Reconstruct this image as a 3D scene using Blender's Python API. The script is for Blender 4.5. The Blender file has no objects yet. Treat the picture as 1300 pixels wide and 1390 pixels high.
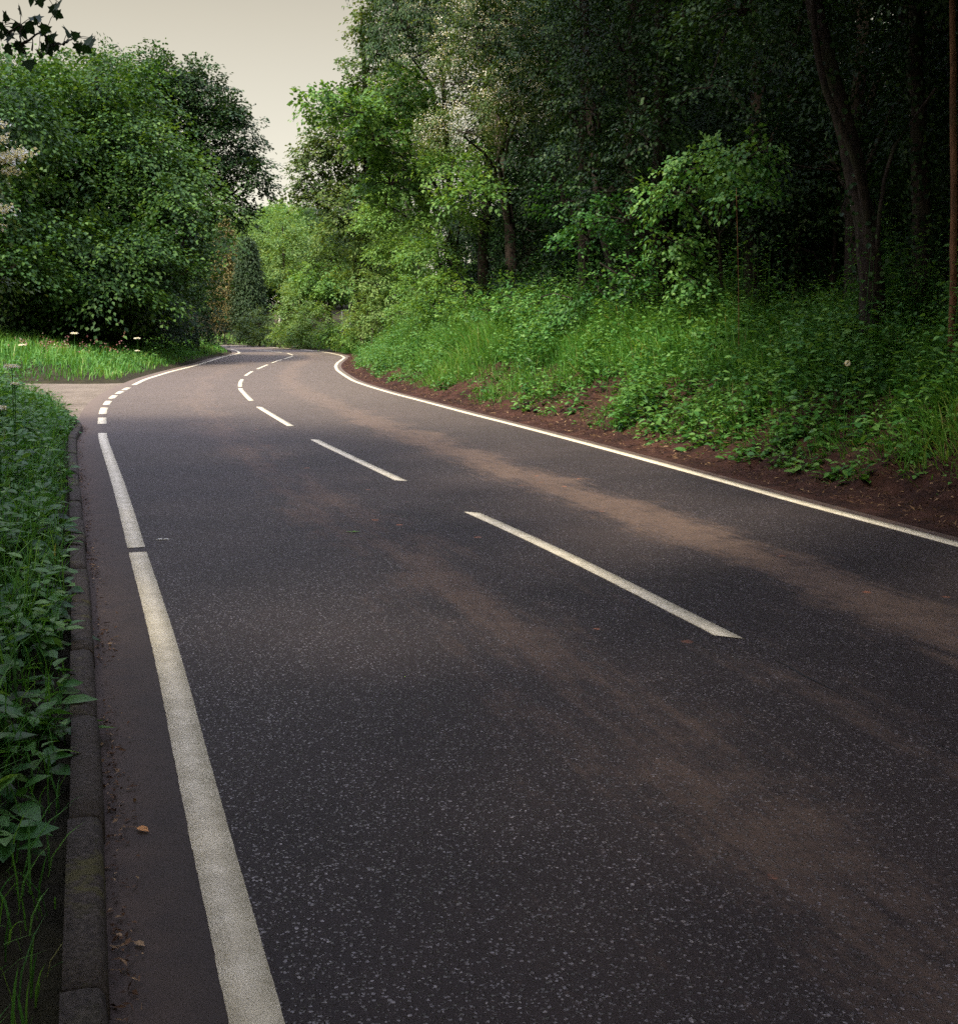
import bpy, math
import numpy as np
from math import radians as R, sin, cos, tan, atan, pi

rng = np.random.default_rng(11)
sc = bpy.context.scene
COL = sc.collection

# ------------------------------------------------------------------ camera
F, CAMH = 1570.0, 1.5                       # focal length in photo pixels, eye height
PITCH = atan(210.0 / F)
cd = bpy.data.cameras.new('camera')
cam = bpy.data.objects.new('camera', cd)
COL.objects.link(cam)
cam.location = (0, 0, CAMH)
cam.rotation_euler = (pi / 2 - PITCH, 0, 0)
cd.sensor_fit = 'HORIZONTAL'
cd.sensor_width = 36.0
cd.lens = 36.0 * F / 1300.0
cd.shift_y = -45.0 / 1300.0
cd.clip_start = 0.05
cd.clip_end = 3000
sc.camera = cam


def rays(px, py):
    px, py = np.asarray(px, float), np.asarray(py, float)
    a, b = (px - 650) / F, (650 - py) / F
    return np.stack([a, cos(PITCH) + b * sin(PITCH), -sin(PITCH) + b * cos(PITCH)], -1)


def gp(pts):                                 # points of the photo on the flat road, in metres
    pts = np.asarray(pts, float)
    d = rays(pts[:, 0], pts[:, 1])
    k = CAMH / -d[:, 2]
    return d[:, :2] * k[:, None]


def at(px, py, D):                           # point D metres ahead
    d = rays(px, py)
    p = d * (D / d[1])
    return np.array([p[0], p[1], p[2] + CAMH])


# ------------------------------------------------------------------ small maths
def unit(v):
    return v / np.maximum(np.linalg.norm(v, axis=-1, keepdims=True), 1e-9)


def resample(P, step):
    P = np.asarray(P, float)
    s = np.r_[0, np.cumsum(np.linalg.norm(np.diff(P, axis=0), axis=1))]
    n = max(2, int(s[-1] / step))
    t = np.linspace(0, s[-1], n)
    return np.stack([np.interp(t, s, P[:, i]) for i in range(P.shape[1])], -1)


def smooth(P, it=2, step=0.5):
    P = resample(P, step)
    for _ in range(it):
        Q = P.copy()
        Q[1:-1] = 0.25 * P[:-2] + 0.5 * P[1:-1] + 0.25 * P[2:]
        P = Q
    return P


def tangents(P):
    return unit(np.gradient(P, axis=0))


def offset(P, d):                            # + is to the right of the travel direction
    t = tangents(P)
    return P + np.stack([t[:, 1], -t[:, 0]], -1) * d


def hash2(i, j, k=0):
    n = (i.astype(np.int64) * 374761393 + j.astype(np.int64) * 668265263 + k * 1442695041) & 0x7fffffff
    n = ((n ^ (n >> 13)) * 1274126177) & 0x7fffffff
    return ((n ^ (n >> 16)) & 0xffff) / 65535.0


def vnoise(x, y, k=0):
    xi, yi = np.floor(x), np.floor(y)
    fx, fy = x - xi, y - yi
    fx, fy = fx * fx * (3 - 2 * fx), fy * fy * (3 - 2 * fy)
    a, b = hash2(xi, yi, k), hash2(xi + 1, yi, k)
    c, d = hash2(xi, yi + 1, k), hash2(xi + 1, yi + 1, k)
    return (a * (1 - fx) + b * fx) * (1 - fy) + (c * (1 - fx) + d * fx) * fy


def fbm(x, y, o=4, k=0):
    v, a, s = 0, 0.5, 0
    for i in range(o):
        v = v + a * vnoise(x * 2 ** i + 17 * i, y * 2 ** i - 9 * i, k + i)
        s += a
        a *= 0.5
    return v / s


def nearest(P, poly, chunk=20000):           # distance to polyline, arc length there, side (+ right)
    A, B = poly[:-1], poly[1:]
    AB = B - A
    L2 = (AB ** 2).sum(1)
    s0 = np.r_[0, np.cumsum(np.sqrt(L2))][:-1]
    D, S, G = [], [], []
    for i in range(0, len(P), chunk):
        p = P[i:i + chunk, None, :]
        t = np.clip(((p - A) * AB).sum(-1) / L2, 0, 1)
        q = A + t[..., None] * AB
        d2 = ((p - q) ** 2).sum(-1)
        j = d2.argmin(1)
        r = np.arange(len(j))
        v = p[:, 0] - q[r, j]
        g = np.sign(v[:, 0] * AB[j, 1] - v[:, 1] * AB[j, 0])
        D.append(np.sqrt(d2[r, j]))
        S.append(s0[j] + t[r, j] * np.sqrt(L2[j]))
        G.append(g)
    return np.concatenate(D), np.concatenate(S), np.concatenate(G)


def inside(P, poly):
    x, y = P[:, 0], P[:, 1]
    r = np.zeros(len(P), bool)
    a = poly
    b = np.roll(poly, -1, axis=0)
    for (x1, y1), (x2, y2) in zip(a, b):
        if y1 == y2:
            continue
        c = ((y1 > y) != (y2 > y)) & (x < (x2 - x1) * (y - y1) / (y2 - y1) + x1)
        r ^= c
    return r


# ------------------------------------------------------------------ objects
def props(o, label=None, cat=None, group=None, kind=None):
    for k, v in (('label', label), ('category', cat), ('group', group), ('kind', kind)):
        if v:
            o[k] = v
    return o


def mesh(name, V, Fs, mat, parent=None, tint=None, uv=None, smooth_=False, loc=None):
    """one mesh object; Fs is an (n,k) array or a list of such arrays"""
    if not isinstance(Fs, list):
        Fs = [Fs]
    V = np.asarray(V, np.float32)
    if loc is not None:
        V = V - np.asarray(loc, np.float32)
    me = bpy.data.meshes.new(name)
    me.vertices.add(len(V))
    me.vertices.foreach_set('co', V.ravel())
    idx = np.concatenate([np.asarray(f, np.int32).ravel() for f in Fs])
    tot = np.concatenate([np.full(len(f), np.asarray(f).shape[1], np.int32) for f in Fs])
    me.loops.add(len(idx))
    me.loops.foreach_set('vertex_index', idx)
    me.polygons.add(len(tot))
    me.polygons.foreach_set('loop_start', np.r_[0, np.cumsum(tot)[:-1]].astype(np.int32))
    if smooth_:
        me.polygons.foreach_set('use_smooth', np.ones(len(tot), bool))
    if tint is not None:
        a = me.attributes.new('tint', 'FLOAT', 'POINT')
        a.data.foreach_set('value', np.asarray(tint, np.float32))
    if uv is not None:
        l = me.uv_layers.new(name='road_uv')
        l.data.foreach_set('uv', np.asarray(uv, np.float32)[idx].ravel())
    me.update(calc_edges=True)
    me.materials.append(mat)
    o = bpy.data.objects.new(name, me)
    COL.objects.link(o)
    if parent:
        o.parent = parent
    elif loc is not None:
        o.location = loc
    return o


def empty(name, loc, label, cat, group=None):
    o = bpy.data.objects.new(name, None)
    COL.objects.link(o)
    o.location = tuple(float(v) for v in loc)
    o.empty_display_size = 0.3
    return props(o, label, cat, group)


def copy_thing(o, loc, rotz, scale, label, group):
    r = o.copy()
    COL.objects.link(r)
    r.location, r.rotation_euler, r.scale = loc, (0, 0, rotz), (scale, scale, scale)
    props(r, label, None, group)
    for ch in o.children:
        c = ch.copy()
        COL.objects.link(c)
        c.parent = r
    return r


# ------------------------------------------------------------------ materials
def new_mat(name):
    m = bpy.data.materials.new(name)
    m.use_nodes = True
    nt = m.node_tree
    nt.nodes.clear()
    out = nt.nodes.new('ShaderNodeOutputMaterial')
    return m, nt, out


class NT:
    def __init__(s, nt):
        s.nt = nt

    def n(s, t, ins=None, **kw):
        nd = s.nt.nodes.new(t)
        for k, v in kw.items():
            setattr(nd, k, v)
        for k, v in (ins or {}).items():
            if isinstance(v, bpy.types.NodeSocket):
                s.nt.links.new(v, nd.inputs[k])
            else:
                nd.inputs[k].default_value = v
        return nd

    def math(s, op, a, b=0.0, c=0.0, clamp=False):
        return s.n('ShaderNodeMath', {0: a, 1: b, 2: c}, operation=op, use_clamp=clamp).outputs[0]

    def noise(s, vec, scale, detail=4.0, rough=0.55):
        return s.n('ShaderNodeTexNoise', {'Vector': vec, 'Scale': scale, 'Detail': detail, 'Roughness': rough}).outputs['Fac']

    def step(s, v, a, b, to0=0.0, to1=1.0):
        return s.n('ShaderNodeMapRange', {0: v, 1: a, 2: b, 3: to0, 4: to1}, interpolation_type='SMOOTHSTEP').outputs[0]

    def mix(s, f, a, b, blend='MIX'):
        nd = s.nt.nodes.new('ShaderNodeMix')
        nd.data_type = 'RGBA'
        nd.blend_type = blend
        for i, v in ((0, f), (6, a), (7, b)):
            if isinstance(v, bpy.types.NodeSocket):
                s.nt.links.new(v, nd.inputs[i])
            else:
                nd.inputs[i].default_value = v if i == 0 else (*v[:3], 1.0)
        return nd.outputs[2]

    def ramp(s, v, stops):
        nd = s.nt.nodes.new('ShaderNodeValToRGB')
        el = nd.color_ramp.elements
        while len(el) < len(stops):
            el.new(0.5)
        for e, (p, c) in zip(el, stops):
            e.position = p
            e.color = (*c, 1)
        s.nt.links.new(v, nd.inputs[0])
        return nd.outputs[0]

    def bump(s, h, strength, dist):
        return s.n('ShaderNodeBump', {'Height': h, 'Strength': strength, 'Distance': dist}).outputs[0]

    def pos(s):
        return s.n('ShaderNodeNewGeometry').outputs['Position']


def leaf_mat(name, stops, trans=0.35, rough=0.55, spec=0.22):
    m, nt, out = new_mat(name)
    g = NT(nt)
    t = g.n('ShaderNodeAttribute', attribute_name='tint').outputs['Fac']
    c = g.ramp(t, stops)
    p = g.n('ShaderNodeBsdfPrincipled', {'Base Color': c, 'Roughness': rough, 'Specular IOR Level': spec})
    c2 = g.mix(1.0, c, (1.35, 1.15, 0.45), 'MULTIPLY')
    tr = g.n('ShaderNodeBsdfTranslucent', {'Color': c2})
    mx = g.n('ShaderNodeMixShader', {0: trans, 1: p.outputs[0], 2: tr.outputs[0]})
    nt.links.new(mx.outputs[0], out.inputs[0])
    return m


def bark_mat(name, a, b, scale=6.0):
    m, nt, out = new_mat(name)
    g = NT(nt)
    co = g.n('ShaderNodeTexCoord').outputs['Object']
    mp = g.n('ShaderNodeMapping', {'Vector': co, 'Scale': (1, 1, 0.22)}).outputs[0]
    n1 = g.noise(mp, scale * 3, 6, 0.7)
    n2 = g.noise(co, 1.3, 3)
    c = g.mix(g.step(n1, 0.35, 0.7), a, b)
    c = g.mix(g.step(n2, 0.5, 0.75, 0, 0.6), c, (0.035, 0.05, 0.02))
    p = g.n('ShaderNodeBsdfPrincipled', {'Base Color': c, 'Roughness': 0.9, 'Specular IOR Level': 0.2,
                                         'Normal': g.bump(n1, 0.9, 0.03)})
    nt.links.new(p.outputs[0], out.inputs[0])
    return m


def plain_mat(name, c, rough=0.7, var=0.35, scale=20.0):
    m, nt, out = new_mat(name)
    g = NT(nt)
    n = g.noise(g.n('ShaderNodeTexCoord').outputs['Object'], scale, 5)
    dark = tuple(v * (1 - var) for v in c)
    col = g.mix(g.step(n, 0.3, 0.7), dark, c)
    p = g.n('ShaderNodeBsdfPrincipled', {'Base Color': col, 'Roughness': rough, 'Normal': g.bump(n, 0.3, 0.01)})
    nt.links.new(p.outputs[0], out.inputs[0])
    return m


def road_mat():
    m, nt, out = new_mat('chipped tarmac')
    g = NT(nt)
    uv = g.n('ShaderNodeUVMap', uv_map='road_uv').outputs[0]
    sx = g.n('ShaderNodeSeparateXYZ', {0: uv})
    t, v = sx.outputs[0], sx.outputs[1]
    pos = g.pos()
    warp = g.noise(pos, 1.1, 3)
    tw = g.math('ADD', t, g.math('MULTIPLY', g.math('SUBTRACT', warp, 0.5), 0.9))
    # chippings rolled into the binder
    jit = g.n('ShaderNodeTexNoise', {'Vector': pos, 'Scale': 95.0, 'Detail': 2.0}).outputs['Color']
    jv = g.n('ShaderNodeVectorMath', {0: g.n('ShaderNodeVectorMath', {0: jit, 1: (-.5, -.5, -.5)}, operation='ADD').outputs[0], 3: 0.013}, operation='SCALE').outputs[0]
    jp = g.n('ShaderNodeVectorMath', {0: pos, 1: jv}, operation='ADD').outputs[0]
    vo = g.n('ShaderNodeTexVoronoi', {'Vector': jp, 'Scale': 82.0, 'Randomness': 1.0}, feature='F1')
    vo2 = g.n('ShaderNodeTexVoronoi', {'Vector': jp, 'Scale': 125.0, 'Randomness': 1.0}, feature='F1')
    cell = g.n('ShaderNodeSeparateColor', {0: vo.outputs['Color']})
    cell2 = g.n('ShaderNodeSeparateColor', {0: vo2.outputs['Color']})
    size = g.math('ADD', g.math('MULTIPLY', cell.outputs[2], 0.22), 0.30)
    chip = g.step(g.math('DIVIDE', vo.outputs['Distance'], size), 1.12, 0.72)
    keep = g.step(cell.outputs[0], 0.14, 0.20)
    smoothpatch = g.step(g.noise(pos, 1.9, 5), 0.32, 0.62)
    gut = g.step(t, -2.86, -2.80)                  # smooth channel between the edge line and the kerb
    chip = g.math('MULTIPLY', g.math('MULTIPLY', chip, keep), gut)
    chip2 = g.math('MULTIPLY', g.math('MULTIPLY', g.step(vo2.outputs['Distance'], 0.46, 0.26), g.step(cell2.outputs[0], 0.4, 0.5)), g.math('ADD', g.math('MULTIPLY', gut, 0.75), 0.25))
    base = g.mix(g.noise(pos, 30, 5, 0.7), (0.004, 0.0035, 0.006), (0.014, 0.0115, 0.014))
    base = g.mix(g.math('SUBTRACT', 1.0, gut), base, g.mix(g.noise(pos, 9, 6, 0.7), (0.010, 0.0085, 0.010), (0.034, 0.027, 0.024)))
    stone = g.ramp(cell.outputs[1], [(0.0, (0.026, 0.022, 0.030)), (0.5, (0.064, 0.055, 0.067)), (0.85, (0.125, 0.109, 0.122)), (1.0, (0.21, 0.185, 0.19))])
    col = g.mix(g.math('MULTIPLY', chip2, 0.7), base, g.mix(cell2.outputs[1], (0.030, 0.025, 0.030), (0.10, 0.085, 0.088)))
    col = g.mix(g.math('MULTIPLY', chip, g.math('ADD', g.math('MULTIPLY', smoothpatch, 0.55), 0.42)), col, stone)
    # every chipping lies at its own tilt
    dv = g.n('ShaderNodeVectorMath', {0: g.n('ShaderNodeVectorMath', {0: jp, 3: 82.0}, operation='SCALE').outputs[0], 1: g.n('ShaderNodeVectorMath', {0: vo.outputs['Position'], 3: 82.0}, operation='SCALE').outputs[0]}, operation='SUBTRACT').outputs[0]
    cv = g.n('ShaderNodeVectorMath', {0: vo.outputs['Color'], 1: (-.5, -.5, -.5)}, operation='ADD').outputs[0]
    tilt = g.n('ShaderNodeVectorMath', {0: dv, 1: cv}, operation='DOT_PRODUCT').outputs['Value']
    # dried red mud carried along the lanes
    n1 = g.noise(g.n('ShaderNodeMapping', {'Vector': uv, 'Scale': (1.3, 0.16, 1)}).outputs[0], 2.2, 6, 0.65)
    n2 = g.noise(pos, 5.5, 6, 0.7)
    n3 = g.noise(pos, 38, 3, 0.6)

    def band(c, w):
        return g.step(g.math('ABSOLUTE', g.math('SUBTRACT', tw, c)), w, 0.0)
    grit = g.math('ADD', g.math('MULTIPLY', g.math('SUBTRACT', n2, 0.5), 1.1), g.math('MULTIPLY', g.math('SUBTRACT', n3, 0.5), 0.9))

    n4 = g.noise(g.n('ShaderNodeMapping', {'Vector': uv, 'Scale': (6.0, 0.45, 1)}).outputs[0], 2.6, 6, 0.7)
    grit = g.math('ADD', grit, g.math('MULTIPLY', g.math('SUBTRACT', n4, 0.5), 1.5))

    def ragged(m, amount):
        return g.math('MULTIPLY', g.step(g.math('ADD', m, g.math('MULTIPLY', grit, 1.0)), 0.12, 1.05), amount)
    mud = ragged(g.math('MULTIPLY', band(1.22, 0.62), g.step(n1, 0.2, 0.6, 0.5, 1.1)), 0.68)
    mud2 = ragged(g.math('MULTIPLY', band(-1.08, 0.72), g.step(n1, 0.3, 0.64, 0.2, 1.0)), 0.50)
    mud3 = ragged(g.math('MULTIPLY', band(-0.1, 0.55), g.step(n1, 0.42, 0.72, 0.0, 0.7)), 0.35)
    edge = g.math('MAXIMUM', g.step(t, 2.72, 3.05), g.math('MULTIPLY', g.step(t, -2.78, -3.15), 0.45))
    edge = g.math('MULTIPLY', edge, g.step(n2, 0.28, 0.6, 0.35, 1.0))
    allm = g.math('MAXIMUM', g.math('MAXIMUM', mud, mud2), mud3)
    allm = g.math('MAXIMUM', allm, g.math('MULTIPLY', edge, 0.85))
    # mud lies between the chippings first
    allm = g.math('MULTIPLY', allm, g.math('SUBTRACT', 1.0, g.math('MULTIPLY', chip, 0.35)))
    # a few crumbs of clay
    clod = g.n('ShaderNodeTexVoronoi', {'Vector': g.n('ShaderNodeMapping', {'Vector': pos, 'Scale': (1, 1.0, 1)}).outputs[0], 'Scale': 5.0}, feature='F1')
    cc = g.n('ShaderNodeSeparateColor', {0: clod.outputs['Color']})
    crumb = g.math('MULTIPLY', g.step(g.math('ADD', clod.outputs['Distance'], g.math('MULTIPLY', n3, 0.2)), 0.27, 0.2), g.step(cc.outputs[0], 0.86, 0.9))
    crumb = g.math('MULTIPLY', crumb, g.math('MAXIMUM', band(-0.75, 0.9), band(1.42, 0.7)))
    dirt = g.mix(n2, (0.078, 0.049, 0.037), (0.20, 0.134, 0.094))
    col = g.mix(g.math('MULTIPLY', allm, 0.86), col, dirt)
    col = g.mix(crumb, col, (0.26, 0.10, 0.055))
    # the whole carriageway is a little dusty, patchily
    col = g.mix(g.step(g.noise(pos, 0.35, 4), 0.35, 0.75, 0.10, 0.30), col, (0.105, 0.076, 0.066))
    # road colour lightened towards the bend: dust, with the grazing sky sheen painted in
    col = g.mix(g.math('MULTIPLY', g.step(v, DUST_SHEEN0, DUST_SHEEN1, 0.0, 0.62), g.step(n2, 0.2, 0.6, 0.6, 1.0)), col, (0.170, 0.135, 0.108))
    h = g.math('ADD', g.math('MULTIPLY', chip, g.math('ADD', g.math('ADD', g.math('MULTIPLY', cell.outputs[2], 0.5), 0.45), g.math('MULTIPLY', tilt, 0.8))), g.math('MULTIPLY', chip2, 0.35))
    h = g.math('ADD', h, g.math('MULTIPLY', n3, 0.35))
    rough = g.step(chip, 0.0, 1.0, 0.66, 0.46)
    rough = g.math('ADD', rough, g.math('MULTIPLY', allm, 0.25))
    p = g.n('ShaderNodeBsdfPrincipled', {'Base Color': col, 'Roughness': rough, 'Specular IOR Level': g.math('ADD', g.math('MULTIPLY', chip, 0.45), 0.16),
                                         'Normal': g.bump(h, 1.0, 0.006)})
    nt.links.new(p.outputs[0], out.inputs[0])
    return m


def paint_mat():
    m, nt, out = new_mat('worn road paint')
    g = NT(nt)
    pos = g.pos()
    n1, n2, n3 = g.noise(pos, 70, 4, 0.7), g.noise(pos, 7, 5, 0.65), g.noise(pos, 190, 2)
    c = g.mix(g.step(n2, 0.3, 0.72), (0.47, 0.415, 0.295), (0.66, 0.59, 0.44))
    c = g.mix(g.step(n1, 0.62, 0.74, 0, 0.75), c, (0.20, 0.17, 0.12))
    c = g.mix(g.step(n3, 0.60, 0.70, 0, 0.7), c, (0.16, 0.14, 0.11))
    p = g.n('ShaderNodeBsdfPrincipled', {'Base Color': c, 'Roughness': 0.62, 'Specular IOR Level': 0.3, 'Normal': g.bump(n1, 0.5, 0.004)})
    # chipped spots where the tarmac shows
    hole = g.step(g.math('ADD', g.math('MULTIPLY', n1, 0.6), g.math('MULTIPLY', n2, 0.4)), 0.63, 0.645)
    p2 = g.n('ShaderNodeBsdfPrincipled', {'Base Color': (0.03, 0.027, 0.03, 1), 'Roughness': 0.8})
    mx = g.n('ShaderNodeMixShader', {0: hole, 1: p.outputs[0], 2: p2.outputs[0]})
    nt.links.new(mx.outputs[0], out.inputs[0])
    return m


def soil_mat(name, a, b, c, scale=1.0):
    m, nt, out = new_mat(name)
    g = NT(nt)
    pos = g.pos()
    n1, n2, n3 = g.noise(pos, 3.2 * scale, 6, 0.7), g.noise(pos, 22 * scale, 6, 0.75), g.noise(pos, 0.7, 4)
    col = g.mix(g.step(n1, 0.3, 0.7), a, b)
    col = g.mix(g.step(n2, 0.52, 0.78, 0, 0.8), col, c)
    col = g.mix(g.step(n3, 0.4, 0.7, 0, 0.5), col, tuple(v * 0.6 for v in a))
    p = g.n('ShaderNodeBsdfPrincipled', {'Base Color': col, 'Roughness': 0.95, 'Specular IOR Level': 0.15,
                                         'Normal': g.bump(g.math('ADD', n2, n1), 1.0, 0.035)})
    nt.links.new(p.outputs[0], out.inputs[0])
    return m


def kerb_mat():
    m, nt, out = new_mat('mossy concrete')
    g = NT(nt)
    pos = g.pos()
    n1, n2, n3 = g.noise(pos, 55, 6, 0.7), g.noise(pos, 6.5, 5, 0.65), g.noise(pos, 2.1, 3)
    col = g.mix(g.step(n1, 0.3, 0.7), (0.026, 0.021, 0.019), (0.080, 0.065, 0.053))
    col = g.mix(g.step(n2, 0.5, 0.66, 0, 0.85), col, (0.045, 0.035, 0.026))
    col = g.mix(g.math('MULTIPLY', g.step(n2, 0.47, 0.35), g.step(n3, 0.35, 0.6, 0.1, 0.6)), col, (0.085, 0.078, 0.020))
    p = g.n('ShaderNodeBsdfPrincipled', {'Base Color': col, 'Roughness': 0.9, 'Specular IOR Level': 0.2, 'Normal': g.bump(n1, 0.8, 0.01)})
    nt.links.new(p.outputs[0], out.inputs[0])
    return m


M = {}
M['paint'] = paint_mat()
M['kerb'] = kerb_mat()
M['soil'] = soil_mat('red earth', (0.018, 0.008, 0.007), (0.070, 0.031, 0.022), (0.17, 0.095, 0.066))
M['ground'] = soil_mat('leafy soil', (0.020, 0.017, 0.010), (0.036, 0.032, 0.014), (0.06, 0.05, 0.03))
M['lane'] = soil_mat('pale worn lane', (0.13, 0.105, 0.08), (0.20, 0.165, 0.13), (0.27, 0.22, 0.17))
M['crack'] = plain_mat('dark crack', (0.006, 0.006, 0.008), 0.9)
M['bark'] = bark_mat('grey brown bark', (0.016, 0.012, 0.010), (0.048, 0.035, 0.027))
M['pale_bark'] = bark_mat('pale orange bark', (0.07, 0.032, 0.017), (0.19, 0.09, 0.045), 4)
M['dead'] = plain_mat('dead stem', (0.34, 0.26, 0.17), 0.8)
M['post'] = plain_mat('weathered post', (0.50, 0.46, 0.38), 0.8)
M['post_dark'] = plain_mat('dark timber', (0.05, 0.035, 0.025), 0.85)
M['white'] = leaf_mat('cream petals', [(0, (0.64, 0.63, 0.54)), (1, (0.80, 0.79, 0.72))], 0.3)
M['pink'] = leaf_mat('pink petals', [(0, (0.20, 0.07, 0.08)), (.8, (0.34, 0.16, 0.16)), (1, (0.6, 0.48, 0.42))], 0.3)
M['maple'] = leaf_mat('maple leaf', [(0, (0.011, 0.036, 0.009)), (0.5, (0.028, 0.078, 0.014)), (1, (0.085, 0.160, 0.030))])
M['dark'] = leaf_mat('dark leaf', [(0, (0.008, 0.024, 0.008)), (0.6, (0.016, 0.044, 0.012)), (1, (0.042, 0.085, 0.022))], 0.24)
M['ivy'] = leaf_mat('glossy leaf', [(0, (0.007, 0.022, 0.008)), (0.6, (0.018, 0.050, 0.014)), (1, (0.060, 0.110, 0.030))], 0.2, 0.45, 0.18)
M['hawthorn'] = leaf_mat('hawthorn leaf', [(0, (0.026, 0.058, 0.014)), (0.6, (0.055, 0.105, 0.024)), (1, (0.11, 0.15, 0.04))])
M['hazel'] = leaf_mat('hazel leaf', [(0, (0.034, 0.092, 0.020)), (0.5, (0.088, 0.200, 0.042)), (1, (0.185, 0.31, 0.08))], 0.42)
M['lime'] = leaf_mat('yellow green leaf', [(0, (0.044, 0.104, 0.024)), (0.5, (0.098, 0.190, 0.046)), (1, (0.20, 0.29, 0.09))], 0.42)
M['gold'] = leaf_mat('gold conifer', [(0, (0.06, 0.065, 0.022)), (0.5, (0.15, 0.125, 0.04)), (1, (0.25, 0.205, 0.085))], 0.2)
M['conifer'] = leaf_mat('dark conifer', [(0, (0.014, 0.036, 0.014)), (1, (0.05, 0.085, 0.03))], 0.2)
M['grass'] = leaf_mat('grass blade', [(0, (0.024, 0.086, 0.016)), (0.5, (0.066, 0.200, 0.034)), (0.85, (0.150, 0.31, 0.060)), (1, (0.28, 0.25, 0.10))], 0.4, 0.5)
M['weed'] = leaf_mat('weed leaf', [(0, (0.018, 0.068, 0.018)), (0.5, (0.050, 0.150, 0.032)), (1, (0.145, 0.28, 0.068))], 0.35, 0.45)
M['litter'] = leaf_mat('dry litter', [(0, (0.035, 0.018, 0.010)), (0.6, (0.13, 0.07, 0.038)), (1, (0.34, 0.23, 0.13))], 0.1, 0.8)
M['orange'] = leaf_mat('orange leaf', [(0, (0.45, 0.16, 0.04)), (1, (0.60, 0.27, 0.08))], 0.2)

# ------------------------------------------------------------------ road lines traced to the ground
left_px = [(327, 1300), (275, 1100), (253, 1000), (230.5, 900), (202, 800), (187, 752), (173.5, 700), (158.5, 650), (141, 600), (138.5, 588),
           (138.5, 571), (140, 557), (145.5, 547), (153, 539), (162, 533), (171, 528), (182, 522.5), (197, 515), (231, 504.6), (262, 497),
           (300, 485), (317, 481.3), (325.5, 479.2), (322, 476), (313, 473.6)]
centre_px = [(1300, 1028), (1150, 945), (984, 863), (900, 820), (800, 769), (700, 722), (643, 697), (545, 653), (428, 598), (394, 578), (352, 553), (339, 542),
             (326, 528), (326, 519), (333, 510), (342, 504.2), (356, 498), (375, 490.3), (393, 484.8), (399, 482.4), (390, 479.2), (364, 476), (341, 474.3), (322, 472.6)]
right_px = [(1300, 740), (1240, 722), (1120, 692), (1000, 658), (880, 625), (780, 598), (700, 577), (640, 562), (580, 546), (530, 533), (500, 524),
            (480, 517), (467, 509), (458, 502.5), (455.5, 497), (458, 492.5), (464, 488.2), (468, 485.4), (463, 482.3), (449, 479.2), (432, 476.7), (405, 474), (365, 471), (316, 468.7)]


def line(px, back, fwd):
    P = gp(px)
    d = unit(P[0] - P[2])
    b = [P[0] + d * k for k in (back, back * 0.5, back * .25)]
    return smooth(np.vstack([b, P, fwd]), 3, 0.45)


LL = line(left_px, 40, [(-21, 75.5), (-34, 79), (-60, 83)])
CC = line(centre_px, 44, [(-25.5, 80), (-37, 84), (-60, 87.6)])
RL = line(right_px, 46, [(-27, 86), (-40, 89), (-60, 92)])
LT, RT = offset(LL, -0.36), offset(RL, 0.34)     # edges of the tarmac
LT, RT = smooth(LT, 6, 0.45), smooth(RT, 6, 0.45)

lane_near = np.array([(-5.35, 15.0), (-5.75, 16.6), (-6.5, 18.3), (-7.8, 20.2), (-9.6, 21.6), (-12.5, 22.6), (-20, 24), (-45, 26)])
lane_far = np.array([(-45, 33.5), (-20, 31.2), (-13.5, 30.0), (-11.2, 29.7), (-9.7, 29.6), (-8.95, 30.2)])
lane_poly = np.vstack([lane_near, lane_far, [(-8.4, 29.6), (-7.2, 24), (-6, 19)]])
road_poly = np.vstack([LT, RT[::-1]])
sR_tip = nearest(gp([(468, 485.4)]), RT)[1][0]
sL_mouth0 = nearest(np.array([[-5.4, 15.2]]), LT)[1][0]
sL_mouth1 = nearest(np.array([[-9.0, 30.0]]), LT)[1][0]


def sstep(v, a, b):
    t = np.clip((v - a) / (b - a), 0, 1)
    return t * t * (3 - 2 * t)


def height(P, raw=False):
    """ground height at plan points, plus the distance off the tarmac and which side"""
    P = np.asarray(P, float)
    dR, sR, gR = nearest(P, RT)
    dL, sL, gL = nearest(P, LT)
    inr = inside(P, road_poly)
    dA, _, _ = nearest(P, lane_near)
    dB, _, _ = nearest(P, lane_far)
    inl = inside(P, lane_poly)
    right = (dR < dL)
    n = fbm(P[:, 0] * .6, P[:, 1] * .6, 3, 5) - .5
    n2 = fbm(P[:, 0] * .11, P[:, 1] * .11, 2, 9) - .5
    bank = np.interp(dR, [0, .2, .75, 1.0, 1.7, 3.4, 8, 25, 80], [-.03, .0, .15, .26, .62, 1.08, 1.45, 1.9, 4.5])
    low = np.interp(dR, [0, 1.2, 3, 8, 30, 80], [-.03, .04, .3, .9, 2.2, 5.0])
    w = sstep(sR, sR_tip + 1.0, sR_tip + 9.0)
    hr = bank * (1 - w) + low * w
    dl = np.minimum(dL, np.minimum(dA, dB))
    near = np.interp(dl, [0, .1, .22, .6, 2, 6, 30, 80], [-.04, .02, .07, .12, .22, .5, 1.1, 2.5])
    far = np.interp(dl, [0, .25, .8, 2.2, 6, 30, 80], [-.04, .05, .14, .34, .75, 1.5, 4])
    nl = P[:, 1] < 26
    hl = np.where(nl, near, far)
    h = np.where(right, hr, hl)
    d = np.where(right, dR, dl)
    h = h + n * .22 * sstep(d, .3, 2.0) + n2 * .5 * sstep(d, 3, 12)
    flat = inr | inl
    h = np.where(flat, -0.06, h) - np.where(right & ~flat, .16 * (1 - sstep(dR, 1.5, 1.9)) * (1 - sstep(sR, sR_tip + 1, sR_tip + 6)), 0)
    d = np.where(flat, -1, d)
    if raw:
        return h, d, right, np.where(right, sR, sL)
    return h


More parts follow.
